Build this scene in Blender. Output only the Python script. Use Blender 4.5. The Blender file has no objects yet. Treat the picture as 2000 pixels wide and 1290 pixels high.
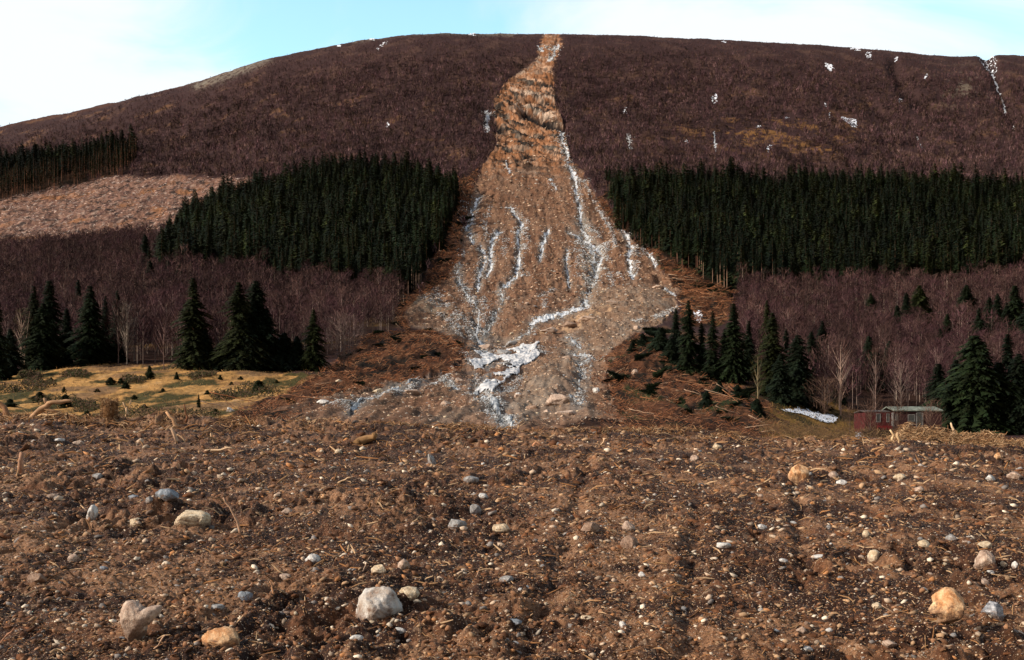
import bpy, bmesh, math, random
import numpy as np
from mathutils import Vector
R = math.radians
sc = bpy.context.scene
COL = sc.collection
rng = np.random.default_rng(7)
random.seed(7)
FP, CX, HY = 1950.0, 1000.0, 880.0      # focal length and principal column / horizon row in photograph pixels

# ------------------------------------------------------------------ camera, sky, sun, exposure
cam = bpy.data.objects.new('camera', bpy.data.cameras.new('camera'))
COL.objects.link(cam); sc.camera = cam
cam.location = (0, 0, 0); cam.rotation_euler = (R(90), 0, 0)
cam.data.sensor_width = 36; cam.data.lens = FP*36/2000
cam.data.shift_y = (HY-645)/2000
cam.data.clip_start = 0.1; cam.data.clip_end = 6000

SUN_EL, SUN_AZ = R(28), R(-108)          # azimuth of the sun measured from +Y towards +X (behind the camera, to the left)
sdir = Vector((math.sin(SUN_AZ)*math.cos(SUN_EL), math.cos(SUN_AZ)*math.cos(SUN_EL), math.sin(SUN_EL)))
sl = bpy.data.lights.new('sun', 'SUN'); sl.energy = 4.8; sl.angle = R(2.5); sl.color = (1.0, .92, .80)
so = bpy.data.objects.new('sun', sl); COL.objects.link(so)
so.rotation_euler = sdir.to_track_quat('Z', 'Y').to_euler()

W = bpy.data.worlds.new('World'); sc.world = W; W.use_nodes = True
nt = W.node_tree; nt.nodes.clear(); N = nt.nodes; L = nt.links
out = N.new('ShaderNodeOutputWorld'); bg = N.new('ShaderNodeBackground'); bg.inputs['Strength'].default_value = 0.10
sky = N.new('ShaderNodeTexSky'); sky.sky_type = 'NISHITA'; sky.sun_disc = False
sky.sun_elevation = SUN_EL; sky.sun_rotation = SUN_AZ; sky.air_density = 1.0; sky.dust_density = 0.6
tc = N.new('ShaderNodeTexCoord')
def math_node(nt, op, a, b=None, clamp=False):
    n = nt.nodes.new('ShaderNodeMath'); n.operation = op; n.use_clamp = clamp
    for i, v in enumerate((a, b)):
        if v is None: continue
        if isinstance(v, (int, float)): n.inputs[i].default_value = v
        else: nt.links.new(v, n.inputs[i])
    return n.outputs[0]
def ramp(nt, fac, stops):
    n = nt.nodes.new('ShaderNodeValToRGB'); e = n.color_ramp.elements
    while len(e) < len(stops): e.new(0.5)
    for k, (p, c) in enumerate(stops):
        e[k].position = p; e[k].color = (*c, 1) if len(c) == 3 else c
    nt.links.new(fac, n.inputs[0]); return n.outputs[0]
def noise(nt, vec, scale, detail=6, rough=.55, dist=0):
    n = nt.nodes.new('ShaderNodeTexNoise'); n.inputs['Scale'].default_value = scale
    n.inputs['Detail'].default_value = detail; n.inputs['Roughness'].default_value = rough
    n.inputs['Distortion'].default_value = dist
    if vec is not None: nt.links.new(vec, n.inputs['Vector'])
    return n.outputs['Fac']
# cloud veil: thin high cloud, clear gap (blue) left of the middle of the view
mp = N.new('ShaderNodeMapping'); mp.inputs['Scale'].default_value = (1.0, 1.0, 2.6); mp.inputs['Location'].default_value = (3.1, .4, 1.2)
L.new(tc.outputs['Generated'], mp.inputs['Vector'])
n1 = noise(nt, mp.outputs[0], 3.4, 7, .55, .9)
sep = N.new('ShaderNodeSeparateXYZ'); L.new(tc.outputs['Generated'], sep.inputs[0])
def blob(px, py, rx, ry):
    # smooth bump of sky centred on a direction, widths in radians
    az = math.atan2((px-CX)/FP, 1.0); el = (HY-py)/FP*math.cos(az); el = math.atan(el)
    a = math_node(nt, 'ARCTAN2', sep.outputs[0], sep.outputs[1])
    e = math_node(nt, 'ARCSINE', sep.outputs[2])
    dx = math_node(nt, 'DIVIDE', math_node(nt, 'SUBTRACT', a, az), rx)
    de = math_node(nt, 'DIVIDE', math_node(nt, 'SUBTRACT', e, el), ry)
    s = math_node(nt, 'ADD', math_node(nt, 'MULTIPLY', dx, dx), math_node(nt, 'MULTIPLY', de, de))
    return math_node(nt, 'DIVIDE', 1.0, math_node(nt, 'ADD', s, 1.0))
gap = blob(790, 25, .20, .06)
gap2 = blob(330, 60, .16, .04)
wh = blob(150, 130, .12, .04)
wh2 = blob(1550, 60, .35, .06)
v = math_node(nt, 'ADD', math_node(nt, 'MULTIPLY', n1, 2.3), -.50)
v = math_node(nt, 'SUBTRACT', v, math_node(nt, 'MULTIPLY', gap, .62))
v = math_node(nt, 'SUBTRACT', v, math_node(nt, 'MULTIPLY', gap2, .16))
v = math_node(nt, 'ADD', v, math_node(nt, 'MULTIPLY', wh, .35))
v = math_node(nt, 'ADD', v, math_node(nt, 'MULTIPLY', wh2, .38))
mlow = N.new('ShaderNodeMapRange'); mlow.inputs['From Min'].default_value = .78; mlow.inputs['From Max'].default_value = .45; L.new(sep.outputs[2], mlow.inputs['Value'])
mfw = N.new('ShaderNodeMapRange'); mfw.inputs['From Min'].default_value = -.2; mfw.inputs['From Max'].default_value = .5; L.new(sep.outputs[1], mfw.inputs['Value'])
v = math_node(nt, 'MULTIPLY', v, math_node(nt, 'MULTIPLY', mlow.outputs[0], mfw.outputs[0]))
mixw = N.new('ShaderNodeMix'); mixw.data_type = 'RGBA'
mr = N.new('ShaderNodeMapRange'); mr.interpolation_type = 'SMOOTHSTEP'
mr.inputs['From Min'].default_value = .15; mr.inputs['From Max'].default_value = .95
L.new(v, mr.inputs['Value'])
L.new(mr.outputs[0], mixw.inputs[0])
mulc = N.new('ShaderNodeMix'); mulc.data_type = 'RGBA'; mulc.blend_type = 'MULTIPLY'; mulc.inputs[0].default_value = 1
L.new(sky.outputs[0], mulc.inputs[6])
tn = N.new('ShaderNodeMix'); tn.data_type = 'RGBA'; L.new(math_node(nt, 'MULTIPLY', mlow.outputs[0], mfw.outputs[0]), tn.inputs[0])
tn.inputs[6].default_value = (1.9, 1.4, 1.1, 1); tn.inputs[7].default_value = (3.3, 3.75, 3.1, 1); L.new(tn.outputs[2], mulc.inputs[7])
L.new(mulc.outputs[2], mixw.inputs[6]); mixw.inputs[7].default_value = (8.4, 8.9, 9.3, 1)
L.new(mixw.outputs[2], bg.inputs['Color']); L.new(bg.outputs[0], out.inputs[0])

sc.view_settings.view_transform = 'Standard'; sc.view_settings.look = 'None'
sc.view_settings.exposure = 0.22; sc.view_settings.gamma = 1.0
sc.cycles.max_bounces = 4; sc.cycles.diffuse_bounces = 2; sc.cycles.glossy_bounces = 2
sc.cycles.use_denoising = True
try: sc.cycles.denoising_input_passes = 'RGB_ALBEDO_NORMAL'
except Exception: pass

# ------------------------------------------------------------------ helpers
def hash2(ix, iy, seed):
    h = (ix.astype(np.int64)*374761393 + iy.astype(np.int64)*668265263 + seed*982451653) & 0xffffffff
    h = ((h ^ (h >> 13))*1274126177) & 0xffffffff
    return ((h ^ (h >> 16)) & 0xffff)/65535.0
def vn(x, y, s, seed=0):                 # gradient noise, about -1..1
    x = np.asarray(x, float)/s; y = np.asarray(y, float)/s
    ix = np.floor(x); iy = np.floor(y); fx = x-ix; fy = y-iy
    u = fx*fx*fx*(fx*(fx*6-15)+10); w = fy*fy*fy*(fy*(fy*6-15)+10)
    def g(dx, dy):
        a = hash2(ix+dx, iy+dy, seed)*2*math.pi
        return np.cos(a)*(fx-dx)+np.sin(a)*(fy-dy)
    return 1.45*((g(0,0)*(1-u)+g(1,0)*u)*(1-w)+(g(0,1)*(1-u)+g(1,1)*u)*w)
def fbm(x, y, s, o=4, seed=0, gain=.5):
    t = 0; a = 1.0; m = 0
    for k in range(o):
        t = t+a*vn(x, y, s, seed+k*17); m += a; a *= gain; s /= 2.03
    return t/m
def sstep(a, b, x):
    t = np.clip((x-a)/(b-a), 0, 1); return t*t*(3-2*t)
def inpoly(px, py, P):
    P = np.asarray(P, float); r = np.zeros(np.shape(px), bool); n = len(P)
    for i in range(n):
        x1, y1 = P[i]; x2, y2 = P[(i+1) % n]
        if y1 == y2: continue
        c = ((y1 > py) != (y2 > py)) & (px < (x2-x1)*(py-y1)/(y2-y1)+x1)
        r ^= c
    return r
def dline(px, py, pts):                  # distance to a polyline
    d = np.full(np.shape(px), 1e9)
    for (x1, y1), (x2, y2) in zip(pts[:-1], pts[1:]):
        dx, dy = x2-x1, y2-y1; t = np.clip(((px-x1)*dx+(py-y1)*dy)/(dx*dx+dy*dy+1e-9), 0, 1)
        d = np.minimum(d, np.hypot(px-x1-t*dx, py-y1-t*dy))
    return d
def softpoly(px, py, P, w):              # 1 inside, 0 outside, with an edge w pixels wide
    ins = inpoly(px, py, P); d = dline(px, py, list(P)+[P[0]])
    return sstep(-w, w, np.where(ins, d, -d))
def mesh(name, V, F, col=None, mat=None, smooth=False, fidx=None):
    V = np.ascontiguousarray(V, np.float32).reshape(-1, 3); F = np.ascontiguousarray(F, np.int32)
    k = F.shape[1]; me = bpy.data.meshes.new(name)
    me.vertices.add(len(V)); me.vertices.foreach_set('co', V.ravel())
    me.loops.add(F.size); me.loops.foreach_set('vertex_index', F.ravel())
    me.polygons.add(len(F)); me.polygons.foreach_set('loop_start', np.arange(0, F.size, k, dtype=np.int32))
    me.update(calc_edges=True)
    if smooth: me.polygons.foreach_set('use_smooth', np.ones(len(F), bool))
    if col is not None:
        at = me.color_attributes.new('Col', 'FLOAT_COLOR', 'POINT')
        c = np.ones((len(V), 4), np.float32); c[:, :3] = col; at.data.foreach_set('color', c.ravel())
    if mat: me.materials.append(mat)
    return me
def link(name, me, parent=None, loc=None, rotz=0):
    o = bpy.data.objects.new(name, me); COL.objects.link(o)
    if parent is not None: o.parent = parent
    if loc is not None: o.location = loc
    if rotz: o.rotation_euler = (0, 0, rotz)
    return o
def empty(name, loc, rotz=0, s=None):
    o = bpy.data.objects.new(name, None); COL.objects.link(o); o.location = loc; o.rotation_euler = (0, 0, rotz)
    o.empty_display_size = .2
    if s is not None: o.scale = s
    return o
def tag(o, label=None, cat=None, group=None, kind=None):
    if label: o['label'] = label
    if cat: o['category'] = cat
    if group: o['group'] = group
    if kind: o['kind'] = kind
    return o
def copy_tree(o, parent=None):
    c = o.copy(); COL.objects.link(c)
    if parent is not None: c.parent = parent
    for ch in [q for q in o.children]: copy_tree(ch, c)
    return c

def new_mat(name):
    m = bpy.data.materials.new(name); m.use_nodes = True; nt = m.node_tree
    b = nt.nodes['Principled BSDF']; return m, nt, b
def attr_mat(name, rough=.9, nscale=3.0, namp=.5, bump=0., bscale=20., obj_random=0.0, spec=.2, tint=(1, 1, 1), bdist=.02):
    """base colour = the mesh's own colour attribute, broken up by noise and by a per-object variation"""
    m, nt, b = new_mat(name); L = nt.links
    a = nt.nodes.new('ShaderNodeAttribute'); a.attribute_name = 'Col'
    tcn = nt.nodes.new('ShaderNodeTexCoord')
    f = noise(nt, tcn.outputs['Object'], nscale, 5, .65)
    s = math_node(nt, 'ADD', math_node(nt, 'MULTIPLY', math_node(nt, 'SUBTRACT', f, .5), namp*4), 1.0)
    s = math_node(nt, 'MAXIMUM', s, .1)
    if obj_random:
        oi = nt.nodes.new('ShaderNodeObjectInfo')
        s = math_node(nt, 'MULTIPLY', s, math_node(nt, 'ADD', math_node(nt, 'MULTIPLY', oi.outputs['Random'], obj_random), 1-obj_random/2))
    vm = nt.nodes.new('ShaderNodeVectorMath'); vm.operation = 'SCALE'
    L.new(a.outputs['Color'], vm.inputs[0]); L.new(s, vm.inputs['Scale'])
    vm2 = nt.nodes.new('ShaderNodeVectorMath'); vm2.operation = 'MULTIPLY'; vm2.inputs[1].default_value = tint
    L.new(vm.outputs[0], vm2.inputs[0]); L.new(vm2.outputs[0], b.inputs['Base Color'])
    b.inputs['Roughness'].default_value = rough; b.inputs['Specular IOR Level'].default_value = spec
    if bump:
        f2 = noise(nt, tcn.outputs['Object'], bscale, 6, .65)
        bp = nt.nodes.new('ShaderNodeBump'); bp.inputs['Strength'].default_value = bump; bp.inputs['Distance'].default_value = bdist
        L.new(f2, bp.inputs['Height']); L.new(bp.outputs[0], b.inputs['Normal'])
    return m

# ------------------------------------------------------------------ the lie of the land
PXC = np.array([-700, 0, 300, 600, 1000, 1300, 1500, 1700, 2000, 2700.])
DK = np.array([36, 45, 60, 100, 150, 200, 250, 350.])
ROW = np.array([
 [880,872,842,797,747,705,668,570],[880,865,838,792,738,700,662,570],[880,862,836,792,728,692,655,570],
 [885,862,838,795,735,692,650,570],[900,868,842,802,748,706,664,575],[905,880,852,812,755,705,660,575],
 [910,895,878,842,785,730,680,580],[915,905,895,872,838,765,705,585],[915,905,898,876,842,775,715,585],
 [915,905,898,876,842,775,715,585.]])
SKX = np.array([-700,-300,0,100,200,250,300,400,500,600,700,800,850,1000,1100,1200,1400,1600,1750,1850,1905,1950,2000,2200,2700.])
SKY = np.array([350,300,245,224,200,187,178,150,115,93,73,62,59,60,60,62,71,82,94,105,104,99,103,125,190.])
SD = np.array([350,450,600,750,900,1000,1060,1100.]); SS = np.array([0,.17,.37,.56,.77,.93,.985,1.])
TX = np.arange(-700, 2701, 10.); TD = np.exp(np.linspace(math.log(36), math.log(1700), 700))
rows_near = np.array([np.interp(TX, PXC, ROW[:, j]) for j in range(len(DK))])
skyrow = np.interp(TX, SKX, SKY)
T = np.zeros((len(TX), len(TD)))
for i in range(len(TX)):
    near = np.interp(TD, DK, rows_near[:, i]); s = np.interp(TD, SD, SS)
    p350 = rows_near[-1, i]
    far = p350+(skyrow[i]-p350)*s+np.maximum(TD-1100, 0)*.28
    T[i] = np.where(TD < 350, near, far)
k = np.exp(-np.linspace(-2, 2, 31)**2); k /= k.sum()
Tp = np.pad(T, ((0, 0), (15, 15)), mode='edge')
Ts = np.array([np.convolve(r, k, 'valid') for r in Tp])
k2 = np.exp(-np.linspace(-2, 2, 9)**2); k2 /= k2.sum()
Ts = np.array([np.convolve(np.pad(c, 4, mode='edge'), k2, 'valid') for c in Ts.T]).T
T = Ts
lnD0, lnD1 = math.log(36), math.log(1700)
def base_row(px, D):
    a = np.clip((px+700)/10, 0, len(TX)-1.001); b = np.clip((np.log(D)-lnD0)/(lnD1-lnD0)*(len(TD)-1), 0, len(TD)-1.001)
    i = a.astype(int); j = b.astype(int); u = a-i; w = b-j
    return (T[i, j]*(1-u)+T[i+1, j]*u)*(1-w)+(T[i, j+1]*(1-u)+T[i+1, j+1]*u)*w
def D_of(px, row):                       # distance of the hillside point seen at a photograph pixel
    px = np.atleast_1d(np.asarray(px, float)); row = np.atleast_1d(np.asarray(row, float))
    lo = np.full(px.shape, 37.); hi = np.full(px.shape, 1099.)
    for _ in range(40):
        m = (lo+hi)/2; r = base_row(px, m); up = r > row
        lo = np.where(up, m, lo); hi = np.where(up, hi, m)
    return (lo+hi)/2

SLIDE = [(1060,66),(1090,68),(1098,85),(1088,110),(1080,135),(1083,160),(1085,200),(1100,235),(1105,265),(1115,310),(1140,345),(1165,390),(1200,430),(1240,470),(1290,530),(1325,575),(1320,610),(1290,640),(1240,660),(1210,680),(1180,700),(1190,740),(1200,790),(1250,900),(560,900),(540,815),(640,775),(760,745),(860,735),(900,712),(905,680),(870,650),(800,640),(790,610),(815,580),(870,545),(895,510),(900,470),(912,420),(920,380),(940,330),(970,290),(968,250),(962,210),(985,170),(1010,145),(1045,120),(1055,95)]
UPPER = [(1060,66),(1090,68),(1098,85),(1088,110),(1080,135),(1083,160),(1085,200),(1100,235),(1105,265),(1115,320),(930,330),(970,290),(968,250),(962,210),(985,170),(1010,145),(1045,120),(1055,95)]
LOBE = [(1150,560),(1325,560),(1330,620),(1290,660),(1200,690),(1180,720),(1130,735),(1000,830),(980,760),(1060,700),(1130,640)]
CLEAR = [(-700,470),(0,388),(100,368),(200,345),(300,346),(440,348),(500,352),(460,390),(400,430),(350,450),(290,455),(200,460),(100,478),(0,505),(-700,600)]
FOR_L = [(300,535),(316,490),(370,440),(420,402),(470,388),(540,380),(600,366),(650,350),(720,346),(810,350),(905,382),(893,420),(872,470),(838,520),(805,575),(785,582),(700,572),(600,562),(480,547),(380,542)]
FOR_R = [(1180,384),(1290,378),(1400,366),(1500,384),(1650,372),(1800,380),(2000,394),(2700,440),(2700,570),(2000,548),(1850,560),(1640,572),(1440,572),(1375,552),(1300,512),(1230,462)]
FOR_U = [(-700,360),(0,322),(100,300),(200,286),(268,294),(250,335),(180,348),(100,370),(0,390),(-700,460)]
FIELD = [(-700,790),(0,748),(60,720),(180,712),(340,716),(560,722),(640,730),(580,752),(545,772),(480,800),(440,820),(380,900),(-700,900)]
DEB_L = [(640,722),(720,658),(800,645),(880,650),(920,690),(900,730),(760,755),(640,785),(560,830),(420,850),(470,812),(540,778),(590,752)]
DEB_L2 = [(880,370),(935,330),(922,390),(905,450),(900,510),(870,550),(815,585),(790,615),(800,650),(775,640),(772,590),(800,575),(840,520),(870,470),(890,420)]
DEB_R = [(1150,385),(1185,395),(1230,462),(1300,512),(1380,552),(1450,572),(1455,610),(1400,640),(1330,640),(1325,575),(1290,530),(1240,470),(1200,430)]
DEB_R2 = [(1180,700),(1240,662),(1330,690),(1420,745),(1500,790),(1530,850),(1500,900),(1230,900),(1195,790)]
GRASS_R = [(1500,790),(1640,790),(1700,820),(1880,840),(1900,900),(1480,900)]
BIR_L = [(-700,600),(0,508),(150,475),(290,460),(300,535),(480,550),(700,575),(775,585),(775,640),(715,660),(640,705),(330,712),(180,708),(60,712),(-700,760)]
BIR_R = [(1455,575),(1640,575),(1850,563),(2000,550),(2700,572),(2700,860),(1880,845),(1690,815),(1500,782),(1440,740),(1440,640),(1455,610)]
GULLY = [([(1745,130),(1765,170),(1800,205),(1850,228),(1905,245)], 12, 7.), ([(1925,105),(1945,150),(1962,200),(1965,225),(1975,255)], 12, 6.),
         ([(1690,190),(1720,215),(1760,225),(1800,255)], 9, 4.), ([(1500,170),(1600,230),(1650,300)], 10, 3.)]
CLIFF = [([(1026,222),(1048,232),(1072,241),(1100,247)], 10, 8.), ([(1000,196),(1030,200),(1060,203),(1100,206)], 5, 3.),
         ([(990,240),(1020,262),(1060,275)], 4, 2.5), ([(1010,318),(1035,312),(1050,316)], 3, 1.2),
         ([(1020,165),(1050,172),(1080,170)], 3, 2.), ([(975,262),(1005,272),(1035,280)], 4, 3.),
         ([(935,372),(950,380),(966,386)], 4, 3.), ([(958,238),(968,248),(975,262)], 6, 5.), ([(925,620),(945,628),(960,632)], 4, 2.0)]
ICE = [ # polyline, half-width in photograph pixels, coverage
 ([(1096,245),(1098,275),(1105,298),(1114,325),(1122,350),(1126,372),(1132,400),(1136,430)], 3.9, .8, 'white frozen stream down the right edge of the landslide scar'),
 ([(1140,435),(1146,470),(1158,505),(1164,535),(1150,570),(1142,598)], 7, .52, 'broken grey icy runnel in the middle right of the scar'),
 ([(1112,452),(1140,462),(1168,482),(1176,500),(1164,525)], 4, .66, 'mottled ice branch joining the grey icy runnel'),
 ([(1145,365),(1160,392),(1178,420),(1198,455),(1202,490)], 2.2, .5, 'thin faint ice line right of the main frozen stream'),
 ([(1212,440),(1224,460),(1234,482),(1228,508),(1232,530),(1238,545)], 4.2, .72, 'bright forked ice streak near the right edge of the lower scar'),
 ([(1252,478),(1263,492),(1271,506),(1281,522)], 3.4, .72, 'outermost right ice streak beside the spruce trunks'),
 ([(996,404),(1008,420),(1020,436),(1013,455),(1014,485),(1013,515),(1006,540),(985,556)], 4, .72, 'long winding ice streak left of the middle of the scar'),
 ([(1072,450),(1062,468),(1059,488),(1056,508)], 3.2, .85, 'short bright ice streak in the middle of the scar'),
 ([(1108,490),(1106,508),(1109,530),(1112,556)], 3, .7, 'small dashed ice streak below the short bright one'),
 ([(976,450),(964,466),(957,490),(960,512),(952,535)], 4, .72, 'ice streak with a wide white middle on the left of the scar'),
 ([(940,482),(946,505),(938,528),(934,560)], 4.2, .66, 'ice streak running beside the scar\'s left gully'),
 ([(937,386),(926,402),(920,420),(914,446),(925,470)], 4.5, .62, 'patchy ice along the upper left edge of the scar'),
 ([(895,524),(899,545),(912,575),(935,602),(928,640)], 4.6, .5, 'patchy ice above the left of the basin'),
 ([(975,562),(984,585),(968,608),(950,640)], 4, .5, 'grey ice trickle dropping into the basin'),
 ([(946,224),(956,226),(952,244),(949,258)], 4, .8, 'frozen waterfall in the dark notch left of the scar'),
 ([(1089,88),(1082,104),(1074,118)], 4, .75, 'ice strip near the top of the scar'),
 ([(1054,92),(1058,100)], 3.2, .7, 'tiny ice spot near the top of the scar'),
 ([(988,318),(992,328),(996,340)], 2.2, .75, 'tiny ice dash left of the frozen stream'),
 ([(1072,352),(1082,364),(1086,374)], 2.4, .7, 'small slanting ice dash beside the frozen stream'),
 ([(1298,563),(1308,572),(1320,584)], 2.6, .8, 'thin white ice line on the right rim of the grey lobe'),
 ([(1145,600),(1118,608),(1090,616),(1060,622),(1038,630)], 5, .8, 'frozen stream running left across the foot of the scar'),
 ([(1040,632),(1030,645),(1010,652),(990,655)], 5, .5, 'broken ice between boulders in the basin'),
 ([(930,640),(945,655),(950,668),(935,682)], 6.5, .55, 'ice around boulders at the left of the basin'),
 ([(930,764),(950,782),(972,797),(990,812),(1000,830)], 9, .55, 'narrow icy outflow of the stream behind the mound'),
 ([(1107,658),(1118,668),(1130,675)], 6, .55, 'ice patch on the grey lobe right of the broad stream'),
 ([(1122,690),(1140,694),(1155,702),(1135,712)], 6, .5, 'larger ice patch on the grey lobe'),
 ([(1132,715),(1136,730),(1128,745),(1133,760)], 4.5, .42, 'grey ice dribble below the lobe patches'),
 ([(1115,776),(1130,786),(1136,796)], 5, .4, 'ice beside the large boulder'),
 ([(815,740),(785,752),(750,768),(715,788),(685,806)], 5.5, .45, 'bluish ice runnel crossing the left debris fan'),
 ([(868,733),(878,748),(890,760)], 5, .4, 'ice trickle in the left debris fan'),
 ([(1395,262),(1396,280),(1398,298)], 2, .85, 'thin ice line in the bare wood right of the scar'),
 ([(1226,265),(1230,285),(1229,295)], 2.6, .6, 'small ice line in the bare wood nearest the scar'),
 ([(1940,140),(1950,170),(1960,190),(1963,212)], 2.3, .8, 'frozen stream in the gully at the far right'),
 ([(1790,268),(1796,280),(1800,292)], 2.2, .55, 'grey ice line on the right hillside'),
]
BROAD = [(918,683),(955,679),(975,690),(1000,668),(1040,659),(1054,668),(1045,684),(1057,697),(1042,706),(1022,712),(1014,726),(1002,742),(985,750),(962,770),(925,764),(948,745),(952,725),(926,724),(916,708),(944,701)]
SNOW = [([(1522,803),(1560,799),(1600,808),(1638,818),(1628,830),(1600,824),(1572,814)], .9, 'long tongue of old snow on the grass left of the red cabin'),
        ([(1668,846),(1690,848),(1706,856),(1700,868),(1672,866)], .95, 'small snow patch just behind the mound below the cabin'),
        ([(1354,612),(1372,612),(1370,630),(1356,632)], .75, 'snow spot between the spruces right of the scar'),
        ([(1610,123),(1622,124),(1630,134),(1620,138)], .95, 'small snow patch high on the right hillside'),
        ([(1642,228),(1656,226),(1672,232),(1676,248),(1662,244),(1648,236)], .8, 'paired snow patches in the middle of the right hillside'),
        ([(1389,182),(1399,180),(1402,194),(1391,196)], .62, 'snow dots above the thin ice line'),
        ([(1918,98),(1944,98),(1950,130),(1940,148),(1926,130),(1912,118)], .55, 'speckled snow at the head of the far right gully'),
        ([(1870,100),(1915,99),(1915,105),(1870,104)], .6, 'snow strip on the skyline left of the gully head'),
        ([(1664,90),(1684,92),(1682,99),(1660,97)], .6, 'snow flecks below the right skyline'),
        ([(1692,102),(1702,102),(1702,118),(1692,114)], .6, 'snow fleck group below the skyline flecks'),
        ([(730,97),(752,82),(760,80),(742,98)], .6, 'slanting snow streak on the upper left hillside'),
        ([(985,60),(1012,60),(1012,68),(990,66)], .7, 'snow patch on the summit rim beside the scar'),
        ([(722,73),(732,74),(730,80),(720,79)], .7, 'snow fleck at the left of the summit rim'),
        ([(913,66),(930,65),(930,70),(913,70)], .7, 'snow fleck on the middle of the summit rim'),
        ([(1100,58),(1112,58),(1112,63),(1100,62)], .7, 'snow fleck on the rim right of the scar head'),
        ([(1150,60),(1162,60),(1162,64),(1150,64)], .7, 'second snow fleck on the rim right of the scar head'),
        ([(1200,62),(1212,62),(1212,66),(1200,66)], .7, 'third snow fleck on the rim right of the scar head'),
        ([(1498,286),(1508,286),(1508,296),(1498,296)], .7, 'lone snow block on the ochre ledge'),
        ([(1342,72),(1349,71),(1349,77),(1342,77)], .6, 'tiny orange-rimmed snow dot under the rim right of the scar'),
        ([(1560,76),(1569,75),(1569,80),(1560,80)], .6, 'small snow dash right of the middle of the skyline'),
        ([(1640,86),(1654,85),(1654,90),(1640,90)], .6, 'thin snow dash above the flecks on the right'),
        ([(1748,112),(1754,111),(1754,119),(1748,119)], .6, 'snow dot right of the fleck group'),
        ([(1806,150),(1812,149),(1812,158),(1806,158)], .6, 'snow dot high on the far right slope'),
        ([(1755,186),(1765,185),(1765,198),(1755,198)], .6, 'snow scrap in the dark gully on the right'),
        ([(1608,205),(1615,204),(1615,211),(1608,211)], .6, 'snow dot above the paired patches'),
        ([(1618,222),(1624,221),(1624,230),(1618,230)], .6, 'second snow dot above the paired patches'),
        ([(1530,228),(1539,227),(1539,235),(1530,235)], .6, 'snow dot left of the paired patches'),
        ([(1478,248),(1485,247),(1485,253),(1478,253)], .6, 'snow dot above the ochre ledges'),
        ([(1338,276),(1346,275),(1346,282),(1338,282)], .6, 'pale snow scrap near the thin ice line'),
        ([(658,88),(666,87),(666,93),(658,93)], .6, 'snow dot on the upper left rim'),
        ([(1218,208),(1224,207),(1224,222),(1218,222)], .6, 'snow scrap in the wood right of the cliff'),
        ([(1974,246),(1982,245),(1982,254),(1974,254)], .6, 'snow scrap at the mouth of the far right gully'),
        ([(1410,80),(1418,80),(1418,84),(1410,84)], .7, 'tiny snow fleck under the right skyline'),
        ([(754,238),(761,240),(760,250),(754,248)], .6, 'tiny snow dot in the left hillside wood')]

def relief(x, D, px, row, fine=True):
    up = sstep(640, 540, row)
    z = fbm(x, D*.7, 95, 4, 11)*7.0*up*sstep(85, 170, row)*sstep(640, 480, row)*np.where(inpoly(px, row, SLIDE), .4, 1)
    z += fbm(x, D, 22, 3, 12)*(.25+1.3*up)
    sl = inpoly(px, row, SLIDE)
    # downslope gullies of the scar
    gx = fbm(x*3.0, D*.35, 26, 3, 13)
    z = z+np.where(sl, gx*(.25+1.0*sstep(690, 600, row)), 0)
    z += np.where(sl, fbm(x, D, 7+8*up, 3, 14)*(.35+.9*up), 0)
    z0 = (HY-row)*D/FP
    up_ = inpoly(px, row, UPPER)
    q = z0+.5*x
    q = q+fbm(x, z0, 30, 3, 94)*9; rd = 1-np.abs(fbm(x*.36, q, 12, 5, 15, .68))*2.8
    z += np.where(up_, rd*3.6*sstep(118, 175, row)*(1-.5*sstep(290, 320, row)), 0)
    z += np.where(up_, fbm(x*1.0, q, 3.2, 4, 19, .6)*1.3, 0)
    if fine:
        for pts, w, cov, lab in ICE:
            if w >= 3: z -= np.where(np.abs(px-pts[0][0]) < 130, 1, 0)*np.exp(-(dline(px, row, pts)/(w*1.5))**2)*(1.15 if pts[-1][1] < 612 else .25)
    for pts, w, dep in GULLY:
        z -= dep*np.exp(-(dline(px, row, pts)/w)**2)
    for pts, w, dep in CLIFF:
        sc_ = 1 if row is None else 1
        z -= dep*np.exp(-(dline(px, row, pts)/w)**2)*np.where(row > 560, .5, 1)
    # basin in front of the steep face
    z -= 3.0*np.exp(-(((px-960)/70)**2+((row-655)/26)**2))
    # broad lobe at right
    z += 2.2*np.exp(-(((px-1230)/90)**2+((row-610)/50)**2))
    z += 1.1*np.exp(-(((px-1080)/50)**2+((row-745)/40)**2))
    for (cx, cy, rx, ry, h) in ((820,690,95,26,2.2),(700,680,60,20,.8),(1270,690,60,26,1.8),(1430,800,50,20,1.2),(760,800,130,22,.6),(1390,590,60,14,2.)):
        z += h*np.exp(-(((px-cx)/rx)**2+((row-cy)/ry)**2))
    deb = inpoly(px, row, DEB_L) | inpoly(px, row, DEB_R2) | inpoly(px, row, DEB_R) | inpoly(px, row, DEB_L2)
    z += np.where(deb, fbm(x, z0*1.5, 4, 4, 16, .6)*1.25, 0)
    z += np.where(inpoly(px, row, FIELD), fbm(x, z0*2, 5, 4, 20, .65)*.6, 0)
    z += np.where(sl & (row > 545), fbm(x, z0*1.4, 4.5, 4, 9, .65)*1.15, 0)+np.where(sl & (row <= 560), fbm(x*1.3, z0*.8, 4.0, 4, 7, .65)*.9, 0)
    z += np.where(inpoly(px, row, CLEAR), fbm(x, z0*1.5, 8, 4, 18, .6)*2.0, 0)
    if fine: z += fbm(x, D, 2.6, 2, 17)*np.where(row > 600, .14, .45)
    return z
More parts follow.
